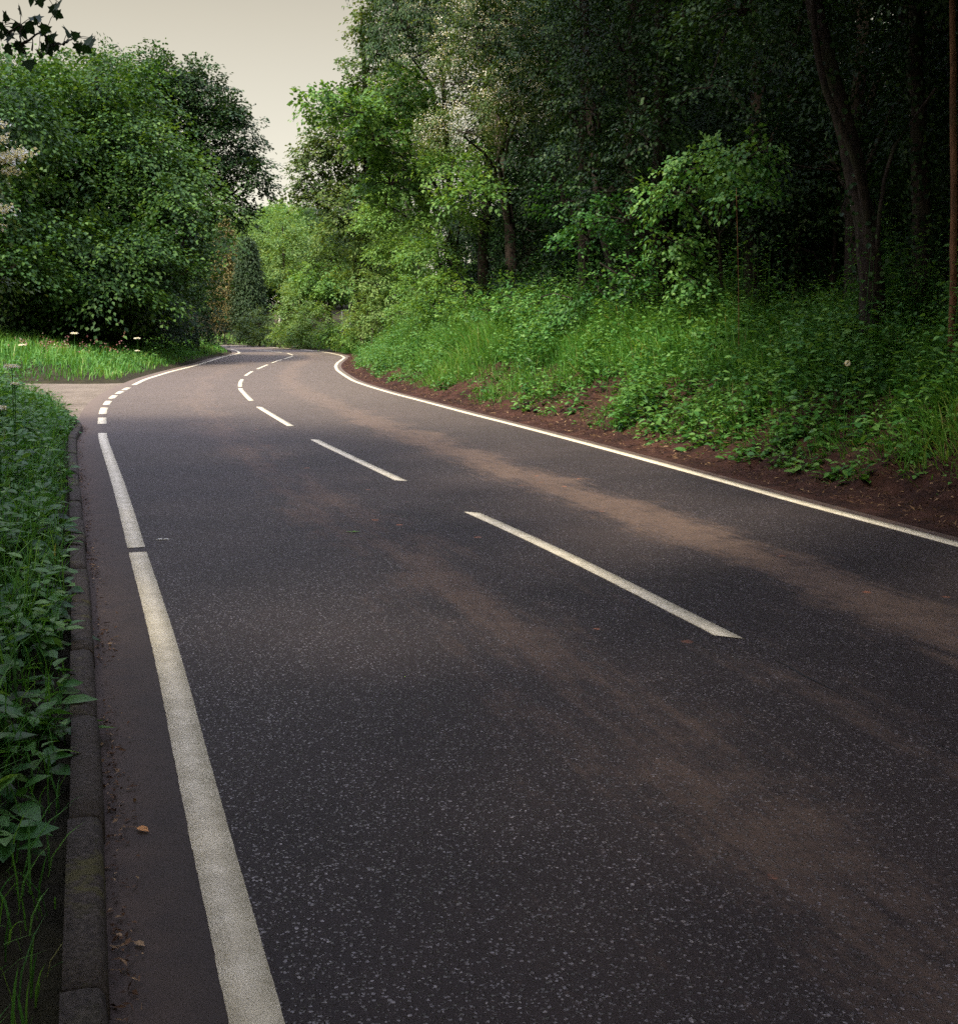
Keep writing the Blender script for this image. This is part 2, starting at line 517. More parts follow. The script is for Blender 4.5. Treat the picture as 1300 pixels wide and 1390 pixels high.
sC_ = np.r_[0, np.cumsum(np.linalg.norm(np.diff(CC, axis=0), axis=1))]
DUST_SHEEN0 = float(sC_[np.argmin(((CC - np.array([-.5, 9.5])) ** 2).sum(1))])
DUST_SHEEN1 = DUST_SHEEN0 + 17.0
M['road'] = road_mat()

# ------------------------------------------------------------------ ground, one sheet to the horizon
def axis(a, b, step, far):
    c = list(np.arange(a, b + 1e-6, step))
    g, v = step, b
    up = []
    while v < far:
        g *= 1.35
        v += g
        up.append(v)
    g, v = step, a
    dn = []
    while v > -far:
        g *= 1.35
        v -= g
        dn.append(v)
    return np.array(dn[::-1] + c + up)


gx, gy = axis(-26, 24, .25, 900), axis(-8, 100, .3, 900)
GX, GY = np.meshgrid(gx, gy)
GP = np.stack([GX.ravel(), GY.ravel()], -1)
GZ = height(GP)
nx, ny = len(gx), len(gy)
ii = (np.arange(ny - 1)[:, None] * nx + np.arange(nx - 1)[None]).ravel()
ground = mesh('ground', np.c_[GP, GZ], np.stack([ii, ii + 1, ii + nx + 1, ii + nx], -1), M['ground'], smooth_=True)
props(ground, kind='structure')
GZ2 = GZ.reshape(ny, nx)


def hfast(P):                                   # bilinear look-up in the ground sheet
    x, y = P[:, 0], P[:, 1]
    i = np.clip(np.searchsorted(gx, x) - 1, 0, nx - 2)
    j = np.clip(np.searchsorted(gy, y) - 1, 0, ny - 2)
    fx, fy = (x - gx[i]) / (gx[i + 1] - gx[i]), (y - gy[j]) / (gy[j + 1] - gy[j])
    return (GZ2[j, i] * (1 - fx) + GZ2[j, i + 1] * fx) * (1 - fy) + (GZ2[j + 1, i] * (1 - fx) + GZ2[j + 1, i + 1] * fx) * fy


def hz(x, y):
    return float(hfast(np.array([[x, y]]))[0])


# ------------------------------------------------------------------ road sheet
def densify(P):
    return resample(P, 0.12)


Cd = resample(CC, 0.4)
Ld, Rd = densify(LT), densify(RT)


def match(C, E):
    j = np.array([((E - c) ** 2).sum(1).argmin() for c in C], float)
    j = np.maximum.accumulate(j)
    for _ in range(12):
        j[1:-1] = .25 * j[:-2] + .5 * j[1:-1] + .25 * j[2:]
    i0 = np.floor(j).astype(int)
    i1 = np.minimum(i0 + 1, len(E) - 1)
    f = (j - i0)[:, None]
    return E[i0] * (1 - f) + E[i1] * f


Lm, Rm = match(Cd, Ld), match(Cd, Rd)
sC = np.r_[0, np.cumsum(np.linalg.norm(np.diff(Cd, axis=0), axis=1))]
rows, uvs = [], []
for k in np.linspace(-1, 1, 13):
    P = Cd + (Lm - Cd) * -k if k < 0 else Cd + (Rm - Cd) * k
    w = 3.2 * k                                    # lateral texture coordinate, edge at 3.2
    rows.append(P)
    uvs.append(np.stack([np.full(len(P), w), sC], -1))
V = np.stack(rows, 1).reshape(-1, 2)
U = np.stack(uvs, 1).reshape(-1, 2)
nr = len(Cd)
ii = (np.arange(nr - 1)[:, None] * 13 + np.arange(12)[None]).ravel()
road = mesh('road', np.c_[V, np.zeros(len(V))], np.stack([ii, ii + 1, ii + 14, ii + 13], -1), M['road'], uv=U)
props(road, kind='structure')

# the lane that joins from the left
ln = resample(lane_near, .3)
lf = resample(lane_far[::-1], .3)
ln = np.vstack([[(-5.15, 14.2)], ln])
lf = np.vstack([[(-8.55, 30.6)], lf])
a, b = resample(ln, .2), resample(lf, .2)
n_ = 60
a = a[np.linspace(0, len(a) - 1, n_).astype(int)]
b = b[np.linspace(0, len(b) - 1, n_).astype(int)]
q = np.linspace(0, 1, 9)
Vl = (a[:, None] * (1 - q)[None, :, None] + b[:, None] * q[None, :, None]).reshape(-1, 2)
ii = (np.arange(n_ - 1)[:, None] * 9 + np.arange(8)[None]).ravel()
lane = mesh('side_road', np.c_[Vl, np.full(len(Vl), -0.012)], np.stack([ii, ii + 1, ii + 10, ii + 9], -1), M['lane'])
props(lane, kind='structure')


# ------------------------------------------------------------------ painted markings, parts of the road
def sub(poly, s0, s1, step=.06):
    s = np.r_[0, np.cumsum(np.linalg.norm(np.diff(poly, axis=0), axis=1))]
    t = np.linspace(s0, s1, max(3, int((s1 - s0) / step)))
    return np.stack([np.interp(t, s, poly[:, i]) for i in range(2)], -1), t


def stripe(name, poly, s0, s1, width, z=.004, rag=.006, slant=0.0):
    P, t = sub(poly, s0, s1, .025)
    tg = tangents(P)
    nrm = np.stack([tg[:, 1], -tg[:, 0]], -1)
    e1 = (fbm(t * 30, t * 0 + width * 70, 3, 3) - .5) * rag * .9
    e2 = (fbm(t * 30, t * 0 + 33 + width, 3, 4) - .5) * rag * .5
    A = P + nrm * (-width / 2 + e1)[:, None] - tg * slant * .5
    B = P + nrm * (width / 2 + e2)[:, None] + tg * slant * .5
    n = len(P)
    Vv = np.r_[np.c_[A, np.full(n, z)], np.c_[B, np.full(n, z)], np.c_[A, np.full(n, .0005)], np.c_[B, np.full(n, .0005)]]
    i = np.arange(n - 1)
    fs = [np.stack([i, i + 1, i + n + 1, i + n], -1), np.stack([i, i + 2 * n, i + 2 * n + 1, i + 1], -1),
          np.stack([i + n, i + n + 1, i + 3 * n + 1, i + 3 * n], -1)]
    return mesh(name, Vv, fs, M['paint'], road)


def arc(poly, px):
    return nearest(gp([px]), poly)[1][0]


sb = nearest(np.array([[0.2, -6.0]]), LL)[1][0]
stripe('edge_line', LL, 30, arc(LL, (187, 749)) - .03, .115)
stripe('edge_line', LL, arc(LL, (184, 745)) + .03, arc(LL, (138.5, 588)), .115)
stripe('edge_line', LL, arc(LL, (182, 522.5)), nearest(np.array([[-60, 83.]]), LL)[1][0], .13)
for y0, x0, y1, x1 in ((575.5, 138.5, 567, 138.5), (562, 139.5, 553.5, 141.5), (549.5, 144, 544.3, 147.5), (541, 151, 536.8, 156), (534.6, 159.5, 531, 165), (529.6, 168, 526.2, 174)):
    stripe('junction_dash', LL, arc(LL, (x0, y0)), arc(LL, (x1, y1)), .13)
stripe('edge_line', RL, 30, nearest(np.array([[-60, 92.]]), RL)[1][0], .115)
for a_, b_ in (((990, 866), (640, 696)), ((546, 653), (427, 597)), ((395, 578.5), (351, 552.5)), ((341, 544), (325.5, 527)), ((325.5, 525), (328, 515)),
               ((333, 510), (342.3, 504)), ((350, 501), (363, 495)), ((369, 492.6), (381.5, 488)), ((386.6, 487), (398, 483.2)), ((398.6, 482), (391, 479.4)), ((385, 478.3), (341, 474.3))):
    stripe('centre_dash', CC, arc(CC, a_), arc(CC, b_), .10, slant=-.10)
sc0 = arc(CC, (990, 866))
stripe('centre_dash', CC, sc0 - 6, sc0 - 2, .10)
# the seam between the two lanes, open in front of the nearest dash
for o_, l_ in ((0.35, .95), (1.5, .5), (2.2, 1.4)):
    P, t = sub(CC, sc0 - o_ - l_ * .55, sc0 - o_)
    tg = tangents(P)
    nrm = np.stack([tg[:, 1], -tg[:, 0]], -1)
    P = P + nrm * ((fbm(t * 6, t * 0, 3, 8) - .5) * .03)[:, None]
    w = .007 * np.sin(np.linspace(0, pi, len(P))) * (0.4 + fbm(t * 14, t * 0 + 4, 2, 2)) + .0008
    n = len(P)
    i = np.arange(n - 1)
    mesh('seam_crack', np.r_[np.c_[P - nrm * w[:, None], np.full(n, .0025)], np.c_[P + nrm * w[:, None], np.full(n, .0025)]],
         np.stack([i, i + 1, i + n + 1, i + n], -1), M['crack'], road)

# ------------------------------------------------------------------ kerb
kerb_px = [(150, 1300), (143, 1100), (133.5, 950), (122.5, 800), (112.5, 700), (107, 640), (104.5, 600)]
kp = gp(kerb_px)
kd = unit(kp[0] - kp[2])
KP = smooth(np.vstack([[kp[0] + kd * 6, kp[0] + kd * 3], kp, lane_near[1:5] + [(.1, -.1)]]), 3, .2)
kerb = bpy.data.objects.new('kerb', None)
COL.objects.link(kerb)
props(kerb, kind='structure')
klen = np.linalg.norm(np.diff(KP, axis=0), axis=1).sum()
s = 0.25
while s + .9 < klen:
    P, t = sub(KP, s, s + .905, .15)
    tg = tangents(P)
    nrm = np.stack([-tg[:, 1], tg[:, 0]], -1)
    kj = rng.normal(0, .004, 2)
    prof = [(-.0, -.05), (.008, .066), (.02, .082), (.045, .09), (.10, .09), (.103, -.05)]
    n = len(P)
    Vv = np.concatenate([np.c_[P + nrm * (o_ + kj[0]), np.full(n, z_ + kj[1] + (fbm(t * 5, t * 0 + o_ * 90, 2, 7) - .5) * .008)] for o_, z_ in prof])
    fs = []
    i = np.arange(n - 1)
    for k in range(len(prof) - 1):
        fs.append(np.stack([i + k * n, i + (k + 1) * n, i + (k + 1) * n + 1, i + k * n + 1], -1))
    ends = [np.array([[k * n for k in range(len(prof))][::-1]]), np.array([[k * n + n - 1 for k in range(len(prof))]])]
    mesh('kerb_stone', Vv, fs + ends, M['kerb'], kerb)
    s += .915

# ------------------------------------------------------------------ cut earth at the foot of the bank
sE = np.r_[0, np.cumsum(np.linalg.norm(np.diff(RT, axis=0), axis=1))]
s_start = nearest(np.array([[5.5, 3.0]]), RT)[1][0]
P, t = sub(RT, s_start, sR_tip + 6, .07)
P = smooth(P, 30, .07)
t = np.linspace(s_start, sR_tip + 6, len(P))
tg = tangents(P)
nrm = np.stack([tg[:, 1], -tg[:, 0]], -1)
offs = np.r_[-.16, -.1, -.05, np.arange(0, 2.0, .055)]
Pg = P[:, None] + nrm[:, None] * offs[None, :, None]
jag = (fbm(t * 1.2, t * 0 + 3, 4, 21) - .5) * .35
Pg = Pg + nrm[:, None] * (jag[:, None] * sstep(offs, -.2, .3)[None])[..., None] * .3
nE = len(offs)
flat = Pg.reshape(-1, 2)
hE = np.interp(np.tile(offs, len(P)) + np.repeat(jag, nE) * .5, [-.2, -.02, .12, .5, .8, 1.1, 1.7, 2.3], [.001, .004, .02, .075, .21, .32, .66, .84])
amp = sstep(np.tile(offs, len(P)), -.1, .35)
rough = (fbm(flat[:, 0] * 5, flat[:, 1] * 5, 5, 31) - .5) * .24 + np.abs(fbm(flat[:, 0] * 13, flat[:, 1] * 13, 3, 41) - .5) * .14
zE = hE + rough * amp * np.interp(np.tile(offs, len(P)), [0, .5, 2], [.35, 1, 1.1])
zE = np.where(np.tile(offs, len(P)) < -.02, np.maximum(zE, -.003), zE)
tipdown = np.repeat(sstep(t, sR_tip + 1, sR_tip + 6), nE)
zE = zE * (1 - tipdown) + tipdown * (hfast(flat) + .01)
ii = (np.arange(len(P) - 1)[:, None] * nE + np.arange(nE - 1)[None]).ravel()
bank = mesh('bank', np.c_[flat, zE], np.stack([ii, ii + nE, ii + nE + 1, ii + 1], -1), M['soil'], smooth_=False)
props(bank, kind='structure')


# ------------------------------------------------------------------ plant generators
def blades(root, hgt, lean, az, width):
    n = len(root)
    d = np.stack([np.cos(az), np.sin(az), np.zeros(n)], -1)
    sd = np.stack([-np.sin(az), np.cos(az), np.zeros(n)], -1)
    up = np.array([0, 0, 1.0])
    lv = []
    for f, wf in ((0, .8), (.4, 1.0), (.75, .7), (1, 0)):
        c = root + up * (hgt * f * (1 - .35 * lean * f * f))[:, None] + d * (hgt * lean * f ** 2)[:, None]
        if wf:
            lv += [c - sd * (width * wf / 2)[:, None], c + sd * (width * wf / 2)[:, None]]
        else:
            lv.append(c)
    Vv = np.stack(lv, 1).reshape(-1, 3)
    b = np.arange(n)[:, None] * 7
    T = np.array([[0, 1, 3], [0, 3, 2], [2, 3, 5], [2, 5, 4], [4, 5, 6]])
    return Vv, (b[:, None] + T[None]).reshape(-1, 3), 7


def leaves(C, N, T, L, W, shape='fold', droop=.12):
    """C base points; T tip directions; N face normals"""
    n = len(C)
    T = unit(T)
    N = unit(N - T * (N * T).sum(-1, keepdims=True))
    B = np.cross(N, T)
    L, W = L[:, None], W[:, None]
    if shape == 'fold':
        vs = [C, C + T * L * .42 + B * W * .5 + N * W * .12, C + T * L - N * L * droop, C + T * L * .42 - B * W * .5 + N * W * .12]
        tri = [[0, 1, 2], [0, 2, 3]]
    elif shape == 'oval':
        vs = [C, C + T * L * .25 + B * W * .42 + N * W * .10, C + T * L * .62 + B * W * .42 + N * (W * .08 - L * droop * .3), C + T * L - N * L * droop,
              C + T * L * .62 - B * W * .42 + N * (W * .08 - L * droop * .3), C + T * L * .25 - B * W * .42 + N * W * .10, C + T * L * .45 - N * W * .02]
        tri = [[6, 0, 1], [6, 1, 2], [6, 2, 3], [6, 3, 4], [6, 4, 5], [6, 5, 0]]
    else:                                       # lobed
        ol = [(0, 0), (.05, .26), (-.06, .48), (.22, .40), (.42, .62), (.50, .30), (.68, .26), (1.0, 0)]
        ol = ol + [(u, -v) for u, v in ol[-2:0:-1]]
        vs = [C + T * L * .36] + [C + T * L * u + B * W * v - N * L * droop * (u * u + v * v) for u, v in ol]
        k = len(ol)
        tri = [[0, 1 + i, 1 + (i + 1) % k] for i in range(k)]
    k = len(vs)
    Vv = np.stack(vs, 1).reshape(-1, 3)
    b = np.arange(n)[:, None, None] * k
    return Vv, (b + np.array(tri)[None]).reshape(-1, 3), k


def rand_dir(n, zmin=-.5):
    z = rng.uniform(zmin, 1, n)
    a = rng.uniform(0, 2 * pi, n)
    r = np.sqrt(np.maximum(0, 1 - z * z))
    return np.stack([r * np.cos(a), r * np.sin(a), z], -1)


def spray_field(blobs, dens, k, size, leafL, leafW, shape='fold', flatness=.8, droop=.2, shell=(.6, 1.06), zmin=-.55, tint0=.5, tintvar=.22, hang=0.0):
    """foliage as flat sprays of leaves over the blobs; returns verts, tris, tints, spray points"""
    C, O, TT = [], [], []
    for (c, r) in blobs:
        area = 4 * pi * ((r[0] * r[1]) ** 1.6 / 3 + (r[0] * r[2]) ** 1.6 / 3 + (r[1] * r[2]) ** 1.6 / 3) ** (1 / 1.6)
        n = max(6, int(area * dens))
        o = rand_dir(n, zmin)
        lump = .82 + .36 * fbm(o[:, 0] * 2.2 + c[0] * 3, o[:, 1] * 2.2 + o[:, 2] * 2.7 + c[2] * 3, 2, 51)
        f = rng.uniform(shell[0], shell[1], n) * lump
        C.append(c + o * f[:, None] * r)
        O.append(unit(o / r))
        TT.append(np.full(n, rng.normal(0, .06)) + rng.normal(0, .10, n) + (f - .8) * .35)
    C, O, TT = np.concatenate(C), np.concatenate(O), np.concatenate(TT)
    n = len(C)
    up = np.array([0, 0, 1.0])
    A = unit(O * np.array([1, 1, .45]) + rng.normal(0, .35, (n, 3)) - up * (droop * .6 + hang))
    N = unit(up * flatness + O * (1 - flatness) + rng.normal(0, .22, (n, 3)))
    S = unit(np.cross(N, A))
    N = np.cross(A, S)
    sz = size * rng.uniform(.6, 1.3, n)
    u = rng.uniform(-.35, 1, (n, k))
    v = rng.uniform(-1, 1, (n, k)) * .48 * (1.05 - .55 * np.abs(u - .2))
    sgn = np.sign(v)
    P = C[:, None] + A[:, None] * (u * sz[:, None])[..., None] + S[:, None] * (v * sz[:, None])[..., None]
    P = P - up * (droop * sz[:, None] * (u.clip(0) ** 2 + np.abs(v)))[..., None] + rng.normal(0, 1, (n, k, 3)) * (size * .09)
    T = A[:, None] * rng.uniform(.4, 1, (n, k))[..., None] + S[:, None] * (sgn * rng.uniform(.2, .9, (n, k)))[..., None] - up * rng.uniform(0, .5 + hang, (n, k))[..., None]
    NN = N[:, None] + rng.normal(0, .32, (n, k, 3))
    L = leafL * rng.uniform(.65, 1.2, (n, k))
    W = leafW * rng.uniform(.75, 1.2, (n, k))
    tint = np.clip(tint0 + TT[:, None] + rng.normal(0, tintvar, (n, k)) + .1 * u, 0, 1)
    Vv, Fv, kk = leaves(P.reshape(-1, 3), NN.reshape(-1, 3), T.reshape(-1, 3), L.ravel(), W.ravel(), shape)
    return Vv, Fv, np.repeat(tint.ravel(), kk), C


def tube(pts, rad, ns=7, wob=0.0):
    pts = np.asarray(pts, float)
    n = len(pts)
    t = unit(np.gradient(pts, axis=0))
    ref = np.where(np.abs(t[:, 2:3]) > .9, np.array([[1., 0, 0]]), np.array([[0, 0, 1.]]))
    x = unit(np.cross(t, ref))
    y = np.cross(t, x)
    a = np.linspace(0, 2 * pi, ns, endpoint=False)
    rr = np.asarray(rad)[:, None] * (1 + wob * rng.normal(0, 1, (n, ns)))
    Vv = pts[:, None] + x[:, None] * (np.cos(a) * rr)[..., None] + y[:, None] * (np.sin(a) * rr)[..., None]
    i = np.arange(n - 1)[:, None] * ns
    j = np.arange(ns)[None]
    j2 = (j + 1) % ns
    Fv = np.stack([i + j, i + j2, i + ns + j2, i + ns + j], -1).reshape(-1, 4)
    return Vv.reshape(-1, 3), Fv


def merge(parts):
    Vs, Fs, b = [], [], 0
    for v, f in parts:
        Vs.append(v)
        Fs.append(f + b)
        b += len(v)
    return np.concatenate(Vs), np.concatenate(Fs)


def limb(a, b, ra, rb, n=7, sag=.12, wob=.05):
    a, b = np.asarray(a, float), np.asarray(b, float)
    t = np.linspace(0, 1, n)[:, None]
    L = np.linalg.norm(b - a)
    p = a * (1 - t) + b * t
    p[:, 2] += (np.sin(t[:, 0] * pi) * sag * L)
    p[1:-1] += rng.normal(0, .03 * L, (n - 2, 3)) * np.array([1, 1, .5])
    return tube(p, ra + (rb - ra) * t[:, 0] ** .8, 7, wob)


def trunk_mesh(base, top, r0, blobs, tips, twigs=60, lean=(0, 0)):
    """trunk, a limb into every blob, and twigs out to the sprays"""
    base, top = np.asarray(base, float), np.asarray(top, float)
    n = 12
    t = np.linspace(0, 1, n)
    p = base[None] * (1 - t[:, None]) + top[None] * t[:, None]
    p[1:-1, :2] += np.cumsum(rng.normal(0, .05, (n - 2, 2)), 0) * r0 * 4
    rad = r0 * (1 - .78 * t) + r0 * .55 * np.exp(-t * 14)
    p[0, 2] -= .25
    parts = [tube(p, rad, 10, .05)]
    nodes = []
    for c, r in blobs:
        f = np.clip((c[2] - base[2]) / max(.1, top[2] - base[2]) * .75 - .05, .18, .97)
        k = int(f * (n - 1))
        rr = max(.02, rad[k] * .5)
        parts.append(limb(p[k], c + np.array([0, 0, -.1 * r[2]]), rr, max(.012, rr * .3)))
        nodes.append((c, rr * .3))
    if len(tips) and twigs:
        cs = np.array([c for c, _ in blobs])
        pick = rng.choice(len(tips), min(twigs, len(tips)), replace=False)
        for q in tips[pick]:
            k = ((cs - q) ** 2).sum(1).argmin()
            parts.append(limb(cs[k], q, max(.012, nodes[k][1] * .7), .006, 5, .08))
    return merge(parts)


def B(px, py, D, rx, rz=None, deep=None):
    k = D / F
    rz = rx if rz is None else rz
    return at(px, py, D), np.array([rx * k, (deep or rx * k), rz * k])


def tree(name, label, cat, base_xy, blobs, mat, dens=3.0, k=24, size=.7, leaf=(.14, .10), r0=.2, top=None, bark='bark', group=None, shape='fold',
         twigs=60, trunk=True, extra=None, **kw):
    bx, by = base_xy
    bz = hz(bx, by)
    base = np.array([bx, by, bz])
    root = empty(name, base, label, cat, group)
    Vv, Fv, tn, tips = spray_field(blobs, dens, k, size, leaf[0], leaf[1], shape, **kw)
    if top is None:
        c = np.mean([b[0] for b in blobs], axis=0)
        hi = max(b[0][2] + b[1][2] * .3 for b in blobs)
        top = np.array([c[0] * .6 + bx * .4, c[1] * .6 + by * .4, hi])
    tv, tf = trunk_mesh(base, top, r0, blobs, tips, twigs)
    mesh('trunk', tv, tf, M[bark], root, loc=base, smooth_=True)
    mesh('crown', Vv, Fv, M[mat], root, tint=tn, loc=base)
    if extra:
        extra(root, base, tips)
    return root


def blossom(mat='white', frac=.35, size=.20, n=26, part='blossom', keep=None, petal=.03):
    def f(root, base, tips):
        t = tips
        if keep is not None:
            t = t[keep(t)]
        t = t[rng.random(len(t)) < frac]
        if not len(t):
            return
        C = np.repeat(t + rng.normal(0, .08, t.shape) + [0, 0, .05], n, 0)
        C = C + rng.normal(0, 1, C.shape) * size * np.array([.6, .6, .25])
        N = unit(np.array([0, 0, 1.]) + rng.normal(0, .5, C.shape))
        Vv, Fv, kk = leaves(C, N, rng.normal(0, 1, C.shape), np.full(len(C), petal) * rng.uniform(.7, 1.5, len(C)), np.full(len(C), petal), 'fold')
        mesh(part, Vv, Fv, M[mat], root, tint=np.repeat(rng.random(len(C)), kk), loc=base)
    return f


def g0(px, D, off=0.0):                         # plan position D metres ahead under a photo column
    p = at(px, 440, D)
    return (p[0] + off, p[1])


# ------------------------------------------------------------------ trees on the left
T_L = 'trees massed left of the road'
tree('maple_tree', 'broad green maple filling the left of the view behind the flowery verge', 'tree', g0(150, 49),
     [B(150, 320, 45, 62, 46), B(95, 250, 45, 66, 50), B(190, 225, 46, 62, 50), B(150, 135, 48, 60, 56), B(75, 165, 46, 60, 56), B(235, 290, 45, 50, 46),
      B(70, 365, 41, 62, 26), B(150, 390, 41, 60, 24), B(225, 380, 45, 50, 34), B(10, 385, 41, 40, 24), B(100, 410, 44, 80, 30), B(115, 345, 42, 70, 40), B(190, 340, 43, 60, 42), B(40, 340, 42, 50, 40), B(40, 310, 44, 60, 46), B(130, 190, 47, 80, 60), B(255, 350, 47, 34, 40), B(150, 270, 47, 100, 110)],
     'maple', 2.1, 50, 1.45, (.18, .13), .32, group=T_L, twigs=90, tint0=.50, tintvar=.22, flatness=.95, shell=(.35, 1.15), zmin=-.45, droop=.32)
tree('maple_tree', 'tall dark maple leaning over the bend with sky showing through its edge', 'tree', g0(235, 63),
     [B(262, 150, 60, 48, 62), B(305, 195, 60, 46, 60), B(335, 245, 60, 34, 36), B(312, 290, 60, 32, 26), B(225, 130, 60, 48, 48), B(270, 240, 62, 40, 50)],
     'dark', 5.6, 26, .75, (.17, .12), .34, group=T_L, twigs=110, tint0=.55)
tree('maple_tree', 'green maple cut off by the left edge above the cream blossom', 'tree', g0(-40, 41),
     [B(0, 170, 40, 75, 80), B(-10, 290, 39, 70, 70), B(20, 360, 38, 52, 36), B(-70, 220, 42, 90, 120), B(20, 120, 44, 50, 40)],
     'maple', 2.3, 48, 1.35, (.17, .125), .3, group=T_L, tint0=.44, flatness=.95, shell=(.35, 1.12), droop=.32)
tree('maple_tree', 'rounded maple crown behind the big left maple, topmost against the sky', 'tree', g0(110, 60),
     [B(120, 120, 58, 65, 45), B(185, 110, 58, 50, 42), B(50, 140, 58, 60, 45), B(120, 190, 60, 90, 60), B(200, 220, 60, 70, 80)], 'maple', 3.8, 26, .8, (.17, .12), .3, group=T_L, tint0=.42)
S_L = 'shrubs under the left trees'
for lab, xy, bl in (
    ('low dark shrub under the big left maple behind the pink flowers', g0(70, 49), [B(30, 436, 45, 70, 34), B(105, 434, 45, 60, 34), B(150, 440, 46, 50, 30)]),
    ('dark bushy shrub beneath the left maple towards the bend', g0(185, 51), [B(180, 428, 47, 55, 38), B(222, 420, 51, 42, 42), B(205, 445, 49, 45, 24)]),
    ('leafy shrub at the nose of the left verge where the road disappears', g0(268, 56), [B(262, 425, 55, 34, 42), B(285, 445, 57, 20, 26), B(240, 448, 53, 34, 24)]),
    ('dark shrub at the left edge under the cut off maple', g0(-30, 44), [B(-20, 430, 43, 70, 40), B(20, 436, 44, 50, 34), B(60, 425, 50, 60, 50)])):
    tree('shrub', lab, 'shrub', xy, bl, 'dark', 9, 22, .45, (.10, .07), .06, group=S_L, twigs=30, zmin=-.8, tint0=.3)  # low tint paints the shade under the maples into these leaves

# ------------------------------------------------------------------ far side of the bend
F_B = 'shrubs along the far side of the bend'
for lab, D, px, bl, mat in (
    ('olive green shrub right of the dark conifer on the far bend', 80, 352, [B(352, 442, 80, 24, 22), B(338, 455, 80, 18, 12), B(362, 456, 78, 20, 12)], 'hawthorn'),
    ('large bright feathery shrub in the middle of the far bend', 74, 408, [B(405, 425, 73, 30, 38), B(425, 440, 71, 26, 28), B(388, 452, 74, 20, 14), B(415, 400, 75, 25, 25), B(405, 453, 71, 26, 14)], 'lime'),
    ('bushy green shrub in front of the two pale fence stakes', 64, 465, [B(462, 452, 64, 26, 14), B(488, 444, 61, 22, 20), B(445, 457, 65, 18, 10), B(480, 460, 60, 22, 10)], 'hazel'),
    ('rounded light shrub between the stakes and the grassy bank tip', 57, 505, [B(508, 415, 58, 28, 30), B(495, 440, 58, 22, 20)], 'lime')):
    tree('shrub', lab, 'shrub', g0(px, D), bl, mat, 7.0, 22, .5, (.13, .09), .08, group=F_B, twigs=30, zmin=-.85, tint0=.58)
tree('sycamore_tree', 'small bright sycamore above the far bend, lit on top', 'tree', g0(450, 76), [B(440, 380, 74, 34, 24), B(462, 395, 73, 28, 20), B(425, 395, 75, 24, 20), B(450, 360, 76, 26, 16)],
     'hazel', 5.0, 24, .7, (.18, .14), .16, flatness=.85)
tree('ash_tree', 'feathery yellow green tree rising behind the far shrubs', 'tree', g0(385, 95), [B(385, 365, 93, 26, 46), B(375, 320, 97, 32, 32), B(400, 335, 95, 28, 36), B(410, 385, 91, 25, 30), B(360, 360, 98, 24, 40)],
     'lime', 2.6, 26, 1.0, (.22, .10), .2, flatness=.6)
tree('tree', 'farthest round green tree against the sky in the gap', 'tree', g0(385, 122), [B(378, 305, 120, 36, 26), B(405, 312, 120, 30, 24), B(350, 325, 120, 30, 28), B(430, 330, 118, 30, 26), B(390, 350, 119, 50, 40)],
     'hazel', 1.6, 26, 1.3, (.26, .18), .3, flatness=.6)
tree('tree', 'light green tree behind the golden conifer', 'tree', g0(290, 104), [B(292, 340, 103, 26, 36), B(280, 380, 102, 28, 40), B(325, 320, 106, 26, 30), B(300, 300, 106, 26, 22)],
     'lime', 2.2, 24, 1.0, (.22, .16), .25)


def conifer(label, px, ptop, pbase, D, rpx, mat, tintc):
    x, y = g0(px, D)
    z = hz(x, y)
    top = at(px, ptop, D)[2]
    H = top - z
    Rr = rpx * D / F
    n = int(1500)
    f = rng.random(n) ** .8 * .94 + .04
    a = rng.uniform(0, 2 * pi, n)
    prof = np.interp(f, [0, .12, .35, .7, 1], [.75, 1, .95, .55, .04]) * (.8 + .3 * fbm(a * 1.3, f * 6, 2, 3))
    rr = Rr * prof * rng.uniform(.55, 1.05, n)
    C = np.stack([x + rr * np.cos(a), y + rr * np.sin(a), z + f * H], -1)
    O = np.stack([np.cos(a), np.sin(a), np.zeros(n)], -1)
    k = 16
    P = C[:, None] + rng.normal(0, .22, (n, k, 3)) * [1, 1, 1.2]
    T = O[:, None] * .8 + np.array([0, 0, -.5]) + rng.normal(0, .4, (n, k, 3))
    N = np.array([0, 0, .7]) + O[:, None] * .5 + rng.normal(0, .3, (n, k, 3))
    Vv, Fv, kk = leaves(P.reshape(-1, 3), N.reshape(-1, 3), T.reshape(-1, 3), rng.uniform(.14, .3, n * k), rng.uniform(.05, .1, n * k))
    root = empty('conifer', (x, y, z), label, 'conifer')
    tv, tf = trunk_mesh((x, y, z), (x, y, z + H * .95), .16, [], C, 0)
    mesh('trunk', tv, tf, M['bark'], root, loc=(x, y, z))
    mesh('crown', Vv, Fv, M[mat], root, tint=np.repeat(np.clip(rng.normal(tintc, .25, n * k), 0, 1), kk), loc=(x, y, z))


conifer('golden brown conifer left of the dark one on the far bend', 309, 300, 430, 93, 20, 'gold', .5)
conifer('dark green pointed conifer in the gap at the far bend', 339, 326, 455, 88, 24, 'conifer', .5)

# ------------------------------------------------------------------ trees on the right bank
T_R = 'trees along the right bank'
T_S = np.r_[0, np.cumsum(np.linalg.norm(np.diff(RT, axis=0), axis=1))]
tgR = tangents(RT)
nRm = np.stack([tgR[:, 1], -tgR[:, 0]], -1)
s_near = nearest(np.array([[4.0, 7.0]]), RT)[1][0]


def off_right(s, d):
    i = np.argmin(abs(T_S - s))
    return RT[i] + nRm[i] * d


def bank_point(px, d):                          # spot on the bank, d metres off the tarmac, under a photo column
    Q = RT + nRm * d
    ok = (T_S > s_near - 6) & (T_S < sR_tip - 1) & (Q[:, 1] > 3)
    col = 650 + F * Q[:, 0] / np.maximum(Q[:, 1], 1)
    i = np.argmin(np.where(ok, abs(col - px), 1e9))
    return Q[i]


